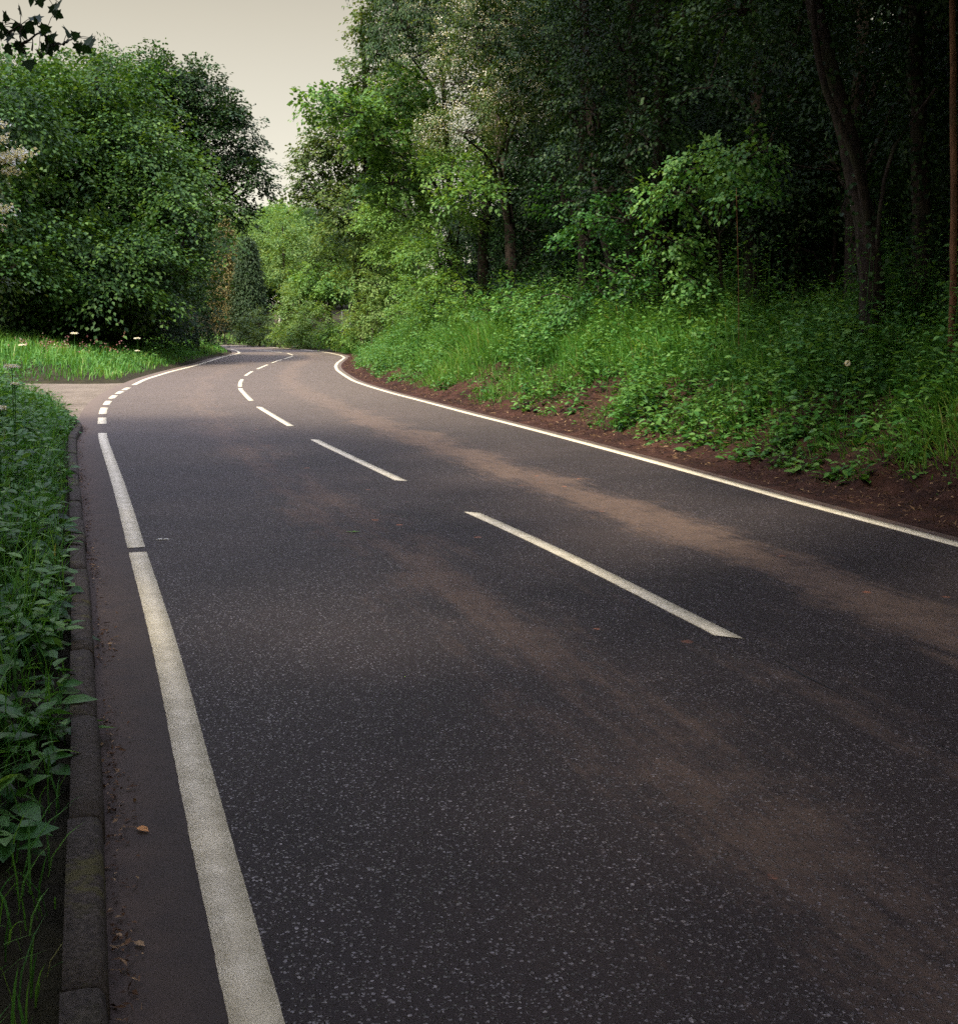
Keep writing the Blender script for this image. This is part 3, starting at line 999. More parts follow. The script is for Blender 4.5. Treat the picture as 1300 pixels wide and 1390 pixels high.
def BR(px, py, d, rx, rz=None):
    return B(px, py, bank_point(px, d)[1], rx, rz)


tree('sycamore_tree', 'tall sycamore on the right of the sky gap above the far bend', 'tree', g0(500, 60),
     [B(440, 240, 58, 40, 46), B(475, 190, 58, 50, 55), B(485, 290, 57, 48, 42), B(515, 120, 58, 45, 65), B(428, 272, 58, 22, 22), B(545, 30, 58, 55, 70), B(540, 200, 60, 60, 90)],
     'hawthorn', 4.6, 24, .75, (.18, .13), .34, group=T_R, twigs=120, tint0=.6)
tree('elm_tree', 'pale leaved tree low on the right of the far bend', 'tree', g0(490, 63), [B(470, 330, 62, 42, 36), B(450, 355, 64, 30, 26), B(500, 365, 58, 36, 36), B(520, 330, 57, 34, 40)],
     'lime', 4.6, 24, .7, (.16, .12), .2, group=T_R, tint0=.6)
tree('ash_tree', 'fine leaved tree at the top of the frame with dark hanging sprays against the sky', 'tree', bank_point(600, 5),
     [B(548, 40, 34, 50, 50), B(520, -60, 34, 80, 60), B(600, -80, 35, 100, 80), B(512, 70, 33, 22, 30)],
     'dark', 7.0, 20, .5, (.12, .045), .22, group=T_R, hang=.5, twigs=120)
tree('lime_tree', 'tree reaching a long leafy branch out into the sky gap', 'tree', bank_point(545, 4.6),
     [B(432, 125, 33, 24, 5), B(426, 146, 33, 16, 4), B(446, 160, 33, 16, 5), B(475, 150, 34, 30, 22), B(510, 190, 35, 35, 45), B(540, 140, 36, 40, 50), B(530, 250, 36, 40, 40)],
     'hazel', 9, 20, .45, (.135, .11), .2, group=T_R, twigs=90, tint0=.3)
tree('hawthorn_tree', 'tall hawthorn with cream blossom leaning over the bank near the top centre', 'tree', bank_point(700, 4.6),
     [BR(590, 110, 3.2, 70, 65), BR(570, 190, 3, 48, 46), BR(660, 60, 3, 75, 70), BR(630, 180, 2.8, 56, 50), BR(600, 20, 3.5, 70, 60), BR(700, 140, 3, 56, 56), BR(690, -50, 3, 110, 60)],
     'hawthorn', 8.5, 22, .45, (.075, .055), .2, group=T_R, twigs=120, hang=.25, flatness=.6, tint0=.55,
     extra=blossom('white', .5, .17, 24, 'blossom', lambda t: t[:, 0] < 3.0, .032))
tree('hazel_tree', 'bright layered hazel arching towards the road over the grassy bank', 'tree', bank_point(625, 4.4),
     [BR(555, 262, 3.0, 46, 26), BR(525, 300, 3.2, 36, 26), BR(600, 295, 2.8, 44, 22), BR(580, 345, 3, 36, 24), BR(612, 385, 3, 28, 24), BR(640, 262, 2.8, 34, 20), BR(560, 392, 3.4, 36, 28),
      BR(610, 228, 2.8, 46, 24), BR(540, 345, 3.4, 38, 24)],
     'hazel', 8.5, 24, .6, (.13, .09), .14, group=T_R, twigs=70, flatness=.86, zmin=-.35, tint0=.58)
S_R = 'shrubs on the crest of the right bank'
tree('shrub', 'light shrub at the top of the grass nearest the tip of the right bank', 'shrub', bank_point(500, 2.8),
     [BR(496, 430, 2.4, 28, 20), BR(530, 418, 2.5, 34, 28), BR(515, 390, 2.8, 30, 26)], 'lime', 8, 22, .45, (.11, .075), .06, group=S_R, zmin=-.9, twigs=30, tint0=.6)
tree('shrub', 'leafy green shrub on the bank crest below the arching hazel', 'shrub', bank_point(585, 2.9),
     [BR(560, 428, 2.5, 34, 26), BR(598, 422, 2.5, 34, 32), BR(635, 424, 2.6, 30, 30), BR(580, 395, 2.8, 36, 26)], 'hazel', 9, 22, .42, (.10, .07), .06, group=S_R, zmin=-.9, twigs=30)
tree('shrub', 'spreading green thicket halfway along the bank left of the leafy bush', 'shrub', bank_point(710, 3.1),
     [BR(670, 425, 2.7, 30, 26), BR(705, 415, 2.7, 34, 34), BR(745, 425, 2.7, 34, 28), BR(775, 410, 2.9, 26, 30)], 'weed', 10, 22, .42, (.09, .062), .05, group=S_R, zmin=-.9, twigs=30, tint0=.6)
tree('shrub', 'dark shrub filling the gap under the blossoming hawthorn', 'shrub', bank_point(690, 5.6),
     [BR(640, 350, 4.8, 42, 56), BR(668, 390, 4.8, 40, 36), BR(720, 340, 5.2, 50, 60), BR(680, 270, 5.2, 50, 44), BR(750, 385, 5.0, 40, 40), BR(700, 395, 4.4, 34, 34), BR(780, 330, 5.0, 40, 60), BR(650, 400, 4.2, 30, 30), BR(745, 405, 4.4, 34, 34)], 'ivy', 11, 22, .5, (.09, .065), .08, group=S_R, zmin=-.9, tint0=.25)
tree('elm_tree', 'small leaved elm with hanging sprays right of the blossoming hawthorn', 'tree', bank_point(800, 5),
     [BR(760, 90, 3.6, 76, 86), BR(845, 70, 3.5, 76, 90), BR(800, 215, 3.4, 66, 40), BR(810, 150, 3.2, 60, 50), BR(830, 260, 3.2, 50, 36), BR(725, 215, 3.6, 46, 42), BR(880, 190, 3.4, 56, 46), BR(770, -60, 3.6, 130, 70), BR(700, 40, 3.6, 60, 70)],
     'ivy', 8.5, 20, .42, (.08, .058), .2, group=T_R, hang=.3, flatness=.6, twigs=110)
tree('elm_tree', 'elm sapling with bright leaves standing in front of the dark wood', 'tree', bank_point(985, 4.2),
     [BR(930, 265, 3.0, 50, 36), BR(1015, 215, 3.0, 48, 20), BR(960, 225, 3.0, 48, 26), BR(920, 335, 3.1, 32, 36), BR(945, 385, 3.2, 28, 18), BR(1010, 260, 3.1, 38, 18)],
     'weed', 12, 20, .36, (.085, .066), .05, group=T_R, hang=.2, flatness=.65, twigs=80, tint0=.6)
tree('elm_tree', 'leafy bush hugging dark trunks below the small leaved elm', 'tree', bank_point(800, 4),
     [BR(800, 325, 3.0, 46, 32), BR(850, 300, 3.0, 40, 36), BR(862, 375, 3.0, 26, 30), BR(812, 395, 3.0, 24, 26), BR(770, 275, 3.0, 40, 26), BR(740, 420, 3.4, 30, 26), BR(700, 425, 3.4, 26, 20)],
     'weed', 10, 18, .38, (.085, .062), .06, group=T_R, flatness=.6, tint0=.3)

# trunks seen in the dark of the wood
T_D = 'dark trunks at the edge of the wood'


def wood_tree(name, label, path, r, blobs, mat='dark', bark='bark', dens=5, leaf=(.09, .065), group=T_D, forks=(), ivy=0):
    pts = [np.asarray(p, float) for p in path]
    x, y = pts[0][:2]
    base = np.array([x, y, hz(x, y)])
    pts[0] = base - [0, 0, .25]
    P = resample(np.array(pts), .35)
    for _ in range(3):
        P[1:-1] = .25 * P[:-2] + .5 * P[1:-1] + .25 * P[2:]
    tt = np.linspace(0, 1, len(P))
    P[1:-1, :2] += rng.normal(0, r * .08, (len(P) - 2, 2))
    parts = [tube(P, r * (1 - .45 * tt) + r * .5 * np.exp(-tt * 16), 12, .045)]
    for fk in forks:
        parts.append(tube(resample(np.array(fk[0]), .35), np.linspace(fk[1], fk[1] * .6, len(resample(np.array(fk[0]), .35))), 9, .05))
    root = empty(name, base, label, 'tree', group)
    Vv, Fv, tn, tips = spray_field(blobs, dens, 20, .5, leaf[0], leaf[1], flatness=.7)
    cs = np.array([b[0] for b in blobs])
    for c in (cs if r > .01 else cs[:0]):
        parts.append(limb(P[-2], c, r * .35, r * .1))
    for q in (tips[rng.choice(len(tips), min(40, len(tips)), replace=False)] if r > .01 else tips[:0]):
        k = ((cs - q) ** 2).sum(1).argmin()
        parts.append(limb(cs[k], q, max(.012, r * .09), .006, 5))
    tv, tf = merge(parts)
    mesh('trunk', tv, tf, M[bark], root, loc=base, smooth_=True)
    mesh('crown', Vv, Fv, M[mat], root, tint=tn, loc=base)
    if ivy:
        n = ivy
        k = rng.integers(0, int(len(P) * .8), n)
        C = P[k] + rand_dir(n, -.3) * (r * 1.15 + rng.uniform(0, .12, n))[:, None] + rng.normal(0, .1, (n, 3)) * [0.3, .3, 1]
        O = unit(C - P[k])
        Vv, Fv, kk = leaves(C, O + rng.normal(0, .3, O.shape), np.array([0, 0, -1.]) + rng.normal(0, .4, O.shape), rng.uniform(.05, .09, n), rng.uniform(.05, .08, n), 'oval')
        mesh('ivy', Vv, Fv, M['ivy'], root, tint=np.repeat(rng.random(n), kk), loc=base)
    return root


wood_tree('tree', 'forked dark trunk leaning left at the right end of the bank', [at(1190, 430, 15.3), at(1182, 330, 15.3), at(1165, 250, 15.4), at(1140, 150, 15.5), at(1110, 40, 15.7), at(1090, -120, 16)], .17,
          [B(1120, -20, 15.5, 130, 60), B(1010, 20, 16, 90, 60), B(1200, -70, 16, 120, 60), B(1080, 60, 16.5, 60, 35)], 'dark', dens=7,
          forks=[([at(1183, 330, 15.3), at(1165, 230, 15.1), at(1150, 190, 15), at(1122, 130, 15), at(1106, 60, 15), at(1100, -60, 15)], .055),
                 ([at(1187, 380, 15.3), at(1192, 300, 15.1), at(1205, 210, 15), at(1240, 160, 15), at(1270, 120, 15)], .03)], ivy=500)
wood_tree('tree', 'slim straight orange barked trunk at the right edge of the frame', [at(1298, 395, 13.4), at(1295, 260, 13.4), at(1294, 130, 13.4), at(1292, 0, 13.5), at(1290, -200, 13.6)], .045,
          [B(1280, -150, 13.5, 120, 60), B(1350, -80, 13.5, 110, 60)], 'dark', 'pale_bark', dens=6)
wood_tree('tree', 'ivy clad trunk between the forked trunk and the orange one', [at(1255, 400, 16.5), at(1250, 260, 16.5), at(1245, 120, 16.6), at(1240, -60, 16.8)], .15,
          [B(1260, -60, 16.5, 130, 60), B(1230, 30, 17, 80, 40)], 'dark', ivy=1300, dens=7)
wood_tree('tree', 'black trunk behind the leafy bush with a strip of red bare wood', [at(862, 440, 26), at(858, 330, 26), at(852, 200, 26.2), at(860, 50, 26.5), at(850, -150, 27)], .16,
          [B(860, -80, 21.5, 130, 70), B(930, 40, 21, 80, 70), B(960, 120, 20, 60, 40)], 'dark', dens=7, ivy=500)
wood_tree('tree', 'dark leaning trunk rooted in the tall grass left of centre of the bank', [at(832, 450, 25.6), at(838, 390, 25.6), at(815, 300, 25.8), at(800, 150, 26), at(790, -80, 26)], .12,
          [B(790, -90, 21, 130, 60)], 'dark', ivy=300)
wood_tree('tree', 'shadowed trunk behind the hazel where the grass meets the wood', [at(660, 430, 37), at(655, 340, 37), at(665, 200, 37.5), at(660, 0, 38)], .2,
          [B(660, 20, 38, 120, 80), B(720, 120, 37, 70, 60), B(650, 230, 37, 60, 50)], 'dark', ivy=500)
wood_tree('tree', 'slender bare sapling stem standing upright in front of the wood', [at(1004, 470, 16.2), at(1003, 400, 16.2), at(1001, 335, 16.2), at(1000, 300, 16.3), at(999, 255, 16.4)], .006,
          [B(1000, 262, 16.4, 26, 20)], 'weed', 'pale_bark', dens=10)

# rows deeper in the wood: one of each kind, then copies
T_W = 'trees deep in the dark wood'
wood_proto = []
for q in range(3):
    hgt = 11 + q * 1.5
    bl = [(np.array([rng.normal(0, 1.1), rng.normal(0, 1.1), z_]), np.array([2.2, 2.2, 1.5]) * rng.uniform(.85, 1.2)) for z_ in np.linspace(3.6, hgt - 1, 6)]
    x, y = 12.0 + q * 3, 30.0 + q * 4
    z = hz(x, y)
    Vv, Fv, tn, tips = spray_field(bl, 3.8, 26, .8, .105, .08, flatness=.7, hang=.15, tint0=.35)
    root = empty('tree', (x, y, z), 'tree deep in the dark wood behind the right bank', 'tree', T_W)
    tv, tf = trunk_mesh((0, 0, 0), (rng.normal(0, .6), rng.normal(0, .6), hgt - .5), .19, bl, tips, 40)
    mesh('trunk', tv, tf, M['bark'], root, smooth_=True)
    mesh('crown', Vv, Fv, M['dark'], root, tint=tn)
    wood_proto.append(root)
# understorey holly, fills the wood from the ground
bl = [(np.array([rng.normal(0, .7), rng.normal(0, .7), z_]), np.array([1.3, 1.3, .9]) * rng.uniform(.8, 1.2)) for z_ in (.8, 1.6, 2.6, 3.4)]
Vv, Fv, tn, tips = spray_field(bl, 5.5, 20, .5, .10, .07, flatness=.65, zmin=-.9)
holly = empty('holly_bush', (9.5, 24, hz(9.5, 24)), 'dark bush filling the shadows between trunks in the right wood', 'bush', 'bushes in the dark wood')
tv, tf = trunk_mesh((0, 0, 0), (0, 0, 3.2), .06, bl, tips, 20)
mesh('trunk', tv, tf, M['bark'], holly, smooth_=True)
mesh('crown', Vv, Fv, M['ivy'], holly, tint=tn)

cnt = 0
for d, s0, ds in ((6.5, 0, 4.6), (10.5, 2, 5.0), (15.5, 1, 5.5), (22, 0, 6.5)):
    s = s_near - 2 + s0
    while s < sR_tip - 9:
        x, y = off_right(s + rng.normal(0, .8), d + rng.normal(0, .8))
        s += ds
        if d < 8 and y < 11:
            continue
        copy_thing(wood_proto[cnt % 3], (x, y, hz(x, y) - .1), rng.uniform(0, 6.28), rng.uniform(.85, 1.2), 'tree deep in the dark wood behind the right bank', T_W)
        cnt += 1
for d, ds in ((8.5, 2.6), (12.5, 3.0), (18, 3.4)):
    s = s_near - 1
    while s < sR_tip - 6:
        x, y = off_right(s + rng.normal(0, .6), d + rng.normal(0, .8))
        s += ds
        copy_thing(holly, (x, y, hz(x, y) - .1), rng.uniform(0, 6.28), rng.uniform(.8, 1.35), 'dark bush filling the shadows between trunks in the right wood', 'bushes in the dark wood')
for s_off, d in ((-12, 7), (-9, 8), (-6, 9), (-14, 10), (-10, 12), (-5, 13), (-17, 8), (-20, 11)):
    x, y = off_right(sR_tip + s_off, d)
    copy_thing(holly, (x, y, hz(x, y) - .1), rng.uniform(0, 6.28), rng.uniform(1.2, 1.6), 'dark bush filling the shadows between trunks in the right wood', 'bushes in the dark wood')
    if s_off % 2 == 0:
        copy_thing(wood_proto[cnt % 3], (x + .8, y + 1.5, hz(x, y) - .1), rng.uniform(0, 6.28), .95, 'tree deep in the dark wood behind the right bank', T_W)
        cnt += 1
# wood behind the left trees and beyond the bend
for (px, D, sc_) in ((20, 62, 1.0), (90, 68, 1.0), (170, 70, 1.0), (240, 75, .9), (-60, 55, 1.1), (-120, 48, 1.1), (290, 118, .9), (340, 126, .85), (440, 105, .8), (480, 92, .85), (520, 80, .95), (560, 70, 1.0)):
    x, y = g0(px, D)
    copy_thing(wood_proto[int(px) % 3], (x, y, hz(x, y) - .1), rng.uniform(0, 6.28), sc_, 'tree standing behind the front row of foliage at the bend', 'trees behind the front row at the bend')

# woodland far beyond, one mass behind the counted trees
bl = []
for k in range(120):
    u_ = rng.random()
    path = np.array([(-95, 92), (-60, 118), (-20, 140), (15, 135), (45, 105), (60, 70), (60, 30), (50, 5)], float)
    q_ = resample(path, 1.0)[int(u_ * 300) % 320 if False else int(u_ * (len(resample(path, 1.0)) - 1))] + rng.normal(0, 3, 2)
    bl.append((np.array([q_[0], q_[1], hz(*q_) + rng.choice([2.0, 5.0, 8.0])]), np.array([5, 5, 3.2]) * rng.uniform(.8, 1.2)))
Vv, Fv, tn, tips = spray_field(bl, .5, 26, 1.7, .5, .38, flatness=.6, zmin=-.9)
props(mesh('distant_woods', Vv, Fv, M['maple'], tint=tn), 'solid woodland far behind the roadside trees', 'woods', kind='stuff')

# crowns over the camera; all but the left sycamore added for their shade
OVER = 'trees roofing the road beside the camera'


def over_tree(label, base, blobs, dens=4.2):
    tree('sycamore_tree', label, 'tree', base, blobs, 'maple', dens, 20, .8, (.17, .15), .28, group=OVER, twigs=40)


e = lambda x, y, z, r, rz: (np.array([x, y, z], float), np.array([r, r, rz], float))
over_tree('sycamore at the left roadside whose branch tip hangs in at the top left', (-7.2, 5.5),
          [e(-5.2, 4.6, 6.5, 2.4, 1.2), e(-7, 7.0, 8, 2.8, 1.8), e(-4.2, 1.5, 7, 2.6, 1.4), e(-8, 3, 6, 2.6, 2), e(-6, -2, 7, 3, 2), e(-9, 0, 6, 3, 2.4)])
over_tree('unseen tree behind the camera added to shade the road', (5.2, -3.5), [e(3.5, -1.5, 7, 3, 1.5), e(1.0, .5, 7.8, 3, 1.4), e(5, 1.5, 6.6, 2.8, 1.5), e(0, -4, 8, 3.2, 1.5), e(-3, -7, 8, 3.5, 2), e(4, -6, 7, 3.2, 2)])
over_tree('tree added on the right bank beside the camera for its shade', (6.8, 5.2), [e(5.5, 5.2, 6.8, 2.6, 1.3), e(7, 7.5, 7.4, 2.8, 1.6), e(3.6, 4.0, 7.2, 2.3, 1.1), e(8.5, 10, 7.8, 2.8, 1.8), e(8, 2, 6, 2.8, 2), e(1.8, 5.6, 8.0, 2.2, 1.0), e(3.4, 9.0, 8.4, 2.6, 1.1), e(6, 12, 8.8, 3, 1.6), e(9, 14, 9.5, 3, 2), e(5.4, 15.5, 8.8, 2.4, 1.2), e(3.0, 12.0, 7.8, 2.0, .9)])

over_tree('tall unseen tree added above the frame to shade the right wood', tuple(bank_point(900, 6)), [e(3.2, 8.5, 11.5, 2.8, 1.3), e(1.2, 7.5, 12.0, 2.6, 1.2), e(5.0, 12, 12.5, 3, 1.4), e(2.6, 12, 12.2, 2.6, 1.2), e(1.5, 17, 12.5, 2.4, 1.2), e(.3, 21.5, 12.5, 2.6, 1.2), e(2.2, 25, 13, 2.8, 1.3), e(4.5, 17, 12.5, 2.8, 1.4)])  # added crowns, placed so their shadows fall on the right bank and wood
over_tree('tall unseen tree added left of the camera to block side light', (-10.5, 6.5), [e(-10, 6.5, 8, 3, 2.4), e(-9.5, 3.5, 10, 3, 2.2), e(-10.5, 8.5, 10.5, 3, 2.2), e(-8, 6, 11.5, 2.6, 1.8), e(-11, 4.5, 5.5, 2.6, 2)])  # added out of view, keeps light from the left off the wood

tree('shrub', 'unseen bush added beside the camera to shade the left verge', 'shrub', (-2.9, .6), [e(-2.8, .7, 1.1, 1.1, 1.0), e(-2.6, -.8, 1.6, 1.2, 1.5), e(-3.7, 3.0, 1.6, 1.1, 1.4), e(-2.4, .2, 2.6, 1.1, 1.0), e(-3.2, 1.4, 2.2, 1.1, .8)], 'dark', 9, 22, .4, (.09, .065), .05, group=OVER, twigs=20)  # out-of-view bush added to cast shade on the near verge

# the hanging branch tip itself, lobed leaves dark against the sky
def hanging_branch(label, start, tips_px, D, nl):
    tips_w = [at(px, py, D + rng.normal(0, .1)) for px, py in tips_px]
    start = np.asarray(start, float)
    root = empty('sycamore_branch', start, label, 'branch')
    parts, C, T = [], [], []
    prev = start
    for q in tips_w:
        parts.append(limb(prev, q, .012, .005, 7, .03))
        prev = q
    for q in tips_w:
        m = nl
        c = q + rng.normal(0, .09, (m, 3)) * [1, 1, .75]
        C.append(c)
        T.append(np.array([.35, -.1, -.55]) + rng.normal(0, .35, (m, 3)))
        for cc in c:
            parts.append(limb(q, cc, .003, .002, 4, .05))
    C, T = np.concatenate(C), np.concatenate(T)
    n = len(C)
    Vv, Fv, kk = leaves(C, np.array([.1, .8, .6]) + rng.normal(0, .25, (n, 3)), T, rng.uniform(.07, .12, n), rng.uniform(.07, .115, n), 'lobed', .15)
    tv, tf = merge(parts)
    mesh('twig', tv, tf, M['bark'], root, loc=start)
    mesh('foliage', Vv, Fv, M['dark'], root, tint=np.repeat(rng.uniform(0, .5, n), kk), loc=start)


hanging_branch('dark lobed sycamore leaves hanging in at the upper left corner', at(-160, -40, 9.0), [(-40, 48), (2, 36), (12, 44), (28, 33), (28, 60), (60, 42), (66, 64), (86, 60), (98, 52)], 9.2, 5)
hanging_branch('single dark sycamore leaf cluster touching the top edge at left', at(-40, -170, 8.6), [(20, -60), (46, -16), (60, -10)], 8.8, 4)
hanging_branch('dark leaf tip touching the top edge left of the right trees', at(560, -120, 22), [(500, -30), (450, -14), (436, -6)], 22, 3)

# ------------------------------------------------------------------ near left hawthorn and weeds
tree('hawthorn_tree', 'hawthorn at the left edge with cream blossom sprays reaching in', 'tree', (-9.2, 13.5),
     [B(-12, 190, 13, 28, 22), B(-8, 220, 13, 28, 18), B(-14, 290, 13, 30, 16), B(-80, 250, 13.5, 60, 90), B(-20, 380, 13.5, 34, 30)],
     'hawthorn', 14, 18, .32, (.06, .05), .1, group=None, hang=.1, twigs=60,
     extra=blossom('white', 1.0, .11, 70, 'blossom', lambda t: (t[:, 2] > 2.1) & (t[:, 2] < 4.6), .038))


def weeds(root_pts, H, nleaf, leafL, leafW, spread, shape='oval', tint0=.5, az_bias=None):
    """upright stems with pairs of leaves; returns verts, tris, tints"""
    n = len(root_pts)
    f = np.linspace(.18, 1, nleaf)[None] + rng.normal(0, .05, (n, nleaf))
    lean = rng.normal(0, .18, (n, 1, 2))
    a = rng.uniform(0, 2 * pi, (n, 1)) + np.arange(nleaf)[None] * 2.2 + rng.normal(0, .3, (n, nleaf))
    z = root_pts[:, None, 2] + H[:, None] * f
    stem = np.stack([root_pts[:, None, 0] + lean[..., 0] * H[:, None] * f ** 2, root_pts[:, None, 1] + lean[..., 1] * H[:, None] * f ** 2, z], -1)
    d = np.stack([np.cos(a), np.sin(a), np.zeros_like(a)], -1)
    T = d + np.array([0, 0, 1.]) * rng.normal(.12, .3, (n, nleaf))[..., None]
    N = np.array([0, 0, 1.]) + rng.normal(0, .3, (n, nleaf, 3))
    prof = np.interp(f, [0, .4, 1.05], [.9, 1.1, .6])
    L = leafL * rng.uniform(.7, 1.3, (n, nleaf)) * prof
    W = leafW * rng.uniform(.8, 1.2, (n, nleaf)) * prof
    C = stem + d * (spread * prof * rng.uniform(.1, 1, (n, nleaf)))[..., None]
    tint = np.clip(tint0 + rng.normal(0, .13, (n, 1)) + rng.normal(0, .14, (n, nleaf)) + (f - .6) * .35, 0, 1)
    Vv, Fv, kk = leaves(C.reshape(-1, 3), N.reshape(-1, 3), T.reshape(-1, 3), L.ravel(), W.ravel(), shape, .2)
    tn = np.repeat(tint.ravel(), kk)
    # stems
    b = np.stack([root_pts, stem[:, nleaf // 2], stem[:, -1]], 1)
    Vs, Fs, ks = blades(root_pts, H * .97, rng.uniform(0, .1, n), rng.uniform(0, 6.28, n), np.full(n, .008))
    return [(Vv, Fv, tn), (Vs, Fs, np.full(len(Vs), .35))]


def join(parts):
    Vs, Fs, Ts, b = [], [], [], 0
    for v, f, t in parts:
        Vs.append(v)
        Fs.append(f + b)
        Ts.append(t)
        b += len(v)
    return np.concatenate(Vs), np.concatenate(Fs), np.concatenate(Ts)


def scatter(n, x0, x1, y0, y1):
    return np.stack([rng.uniform(x0, x1, n), rng.uniform(y0, y1, n)], -1)


# nettles and broad weeds between kerb and hedge, close on the left
P = np.vstack([scatter(9000, -9, 0, 1.0, 22), scatter(350, -3.5, -.5, .8, 6)])
h, d, right, s_ = height(P, True)
dk, _, gk = nearest(P, KP)
front = (gk < 0) & (dk > .12) & (dk < 3.4) & ~right & (d > 0)
P, dk, h = P[front], dk[front], h[front]
keep = rng.random(len(P)) < np.interp(dk, [.15, .45, 3.2], [.35, 1, .8])
P, dk, h = P[keep], dk[keep], h[keep]
pat = fbm(P[:, 0] * 1.1, P[:, 1] * 1.1, 3, 71)
nearfade = np.interp(P[:, 1], [1.5, 3.5, 5.5, 8, 14], [.42, .5, .6, .9, 1.0])
Hw = np.interp(dk, [.12, .45, 1.2, 2.2, 3.2], [.2, .46, .72, 1.05, 1.3]) * (.55 + .8 * pat) * rng.uniform(.7, 1.2, len(P)) * nearfade
root3 = np.c_[P, h]
big = pat > .42
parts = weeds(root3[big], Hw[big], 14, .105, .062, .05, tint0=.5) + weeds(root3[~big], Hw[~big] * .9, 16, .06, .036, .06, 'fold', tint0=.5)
# grass at the kerb and through the weeds
Pg_ = scatter(110000, -9, 0, 1.0, 24)
hg, dg, rg, _ = height(Pg_, True)
dkg, _, gkg = nearest(Pg_, KP)
ok = (gkg < 0) & (dkg > .13) & (dkg < 2.6) & (dg > 0) & ~rg
ok &= rng.random(len(Pg_)) < np.interp(dkg, [.13, .3, .6, 2.6], [.55, 1, .5, .25])
Pg_, hg, dkg = Pg_[ok], hg[ok], dkg[ok]
n = len(Pg_)
gh = np.interp(dkg, [.1, .35, 2], [.2, .44, .62]) * rng.uniform(.5, 1.35, n) * np.interp(Pg_[:, 1], [1.5, 4, 7], [.45, .7, 1.0])
gv, gf, gk_ = blades(np.c_[Pg_, hg - .01], gh, rng.uniform(.1, .8, n), rng.uniform(0, 6.28, n), rng.uniform(.004, .009, n))
v, f, t = join(parts)
o = mesh('undergrowth', v, f, M['weed'], tint=t)
props(o, 'dense nettles and broad leaved weeds beside the kerb at left', 'undergrowth', kind='stuff')
grass_parts = [(gv, gf, np.repeat(np.clip(rng.normal(.45, .2, n), 0, 1), gk_))]

# far verge beyond the junction
P = scatter(70000, -26, -8, 28, 78)
h, d, right, s_ = height(P, True)
ok = (~right) & (d > .25) & (d < 14)
ok &= rng.random(len(P)) < np.interp(d, [.2, .8, 4, 14], [.5, 1, 1, .5])
P, h, d = P[ok], h[ok], d[ok]
n = len(P)
pat = fbm(P[:, 0] * .5, P[:, 1] * .5, 3, 77)
gh = np.interp(d, [.2, .7, 2.5, 6], [.12, .3, .5, .6]) * (.6 + .7 * pat) * rng.uniform(.6, 1.3, n)
gv, gf, gk_ = blades(np.c_[P, h - .01], gh, rng.uniform(.1, .7, n), rng.uniform(0, 6.28, n), rng.uniform(.016, .03, n))
grass_parts.append((gv, gf, np.repeat(np.clip(rng.normal(.55, .15, n) + (pat - .5) * .5, 0, .95), gk_)))
v_ = scatter(1500, -24, -9, 29, 70)
hv, dv, rv, _ = height(v_, True)
ok = (~rv) & (dv > .6) & (dv < 9)
verge_roots = np.c_[v_, hv][ok]

# right bank
nb = 150000
sb_ = s_near - 4 + (sR_tip + 12 - (s_near - 4)) * rng.random(nb) ** 1.35
db_ = rng.uniform(.35, 5.2, nb)
i = np.clip(np.searchsorted(T_S, sb_), 0, len(RT) - 1)
P = RT[i] + nRm[i] * db_[:, None] + rng.normal(0, .12, (nb, 2))
h, d, right, s_ = height(P, True)
lowedge = np.interp(P[:, 1], [9, 16], [.62, .40]) + (fbm(s_ * .55, s_ * 0, 3, 81) - .5) * .9
ok = right & (d > lowedge) & (d < 5.2)
ok &= rng.random(nb) < np.interp(d - lowedge, [0, .3, 3, 4.5], [.25, 1, 1, .35])
P, h, d, s_, lowedge = P[ok], h[ok], d[ok], s_[ok], lowedge[ok]
n = len(P)
pat = fbm(P[:, 0] * .7, P[:, 1] * .7, 3, 83)
fard = np.interp(P[:, 1], [8, 20, 50], [1, 1.1, 1.5])
gh = np.interp(d - lowedge, [0, .4, 1.6, 3], [.16, .34, .52, .66]) * np.clip(2.4 * pat - .2, .35, 1.7) * rng.uniform(.55, 1.35, n)
toroad = np.arctan2(-nRm[np.clip(np.searchsorted(T_S, s_), 0, len(RT) - 1), 1], -nRm[np.clip(np.searchsorted(T_S, s_), 0, len(RT) - 1), 0])
gv, gf, gk_ = blades(np.c_[P, h - .02], gh, rng.uniform(.15, 1.0, n), toroad + rng.normal(0, 1.3, n), rng.uniform(.007, .014, n) * fard)
tint = np.clip(rng.normal(.5, .16, n) + (pat - .5) * .6, 0, .96)
tint[rng.random(n) < .015] = 1
grass_parts.append((gv, gf, np.repeat(tint, gk_)))
# far right verge beyond the bend tip
P = scatter(30000, -34, -2, 56, 96)
h, d, right, s_ = height(P, True)
ok = right & (d > .8) & (d < 5) & (s_ > sR_tip + 3)
P, h, d = P[ok], h[ok], d[ok]
n = len(P)
gv, gf, gk_ = blades(np.c_[P, h - .01], np.interp(d, [.8, 2, 4], [.12, .3, .5]) * rng.uniform(.6, 1.3, n), rng.uniform(.1, .7, n), rng.uniform(0, 6.28, n), rng.uniform(.03, .05, n))
grass_parts.append((gv, gf, np.repeat(np.clip(rng.normal(.7, .14, n), 0, .98), gk_)))
v, f, t = join(grass_parts)
o = mesh('grass', v, f, M['grass'], tint=t)
props(o, 'long green grass on the verges and the right bank', 'grass', kind='stuff')

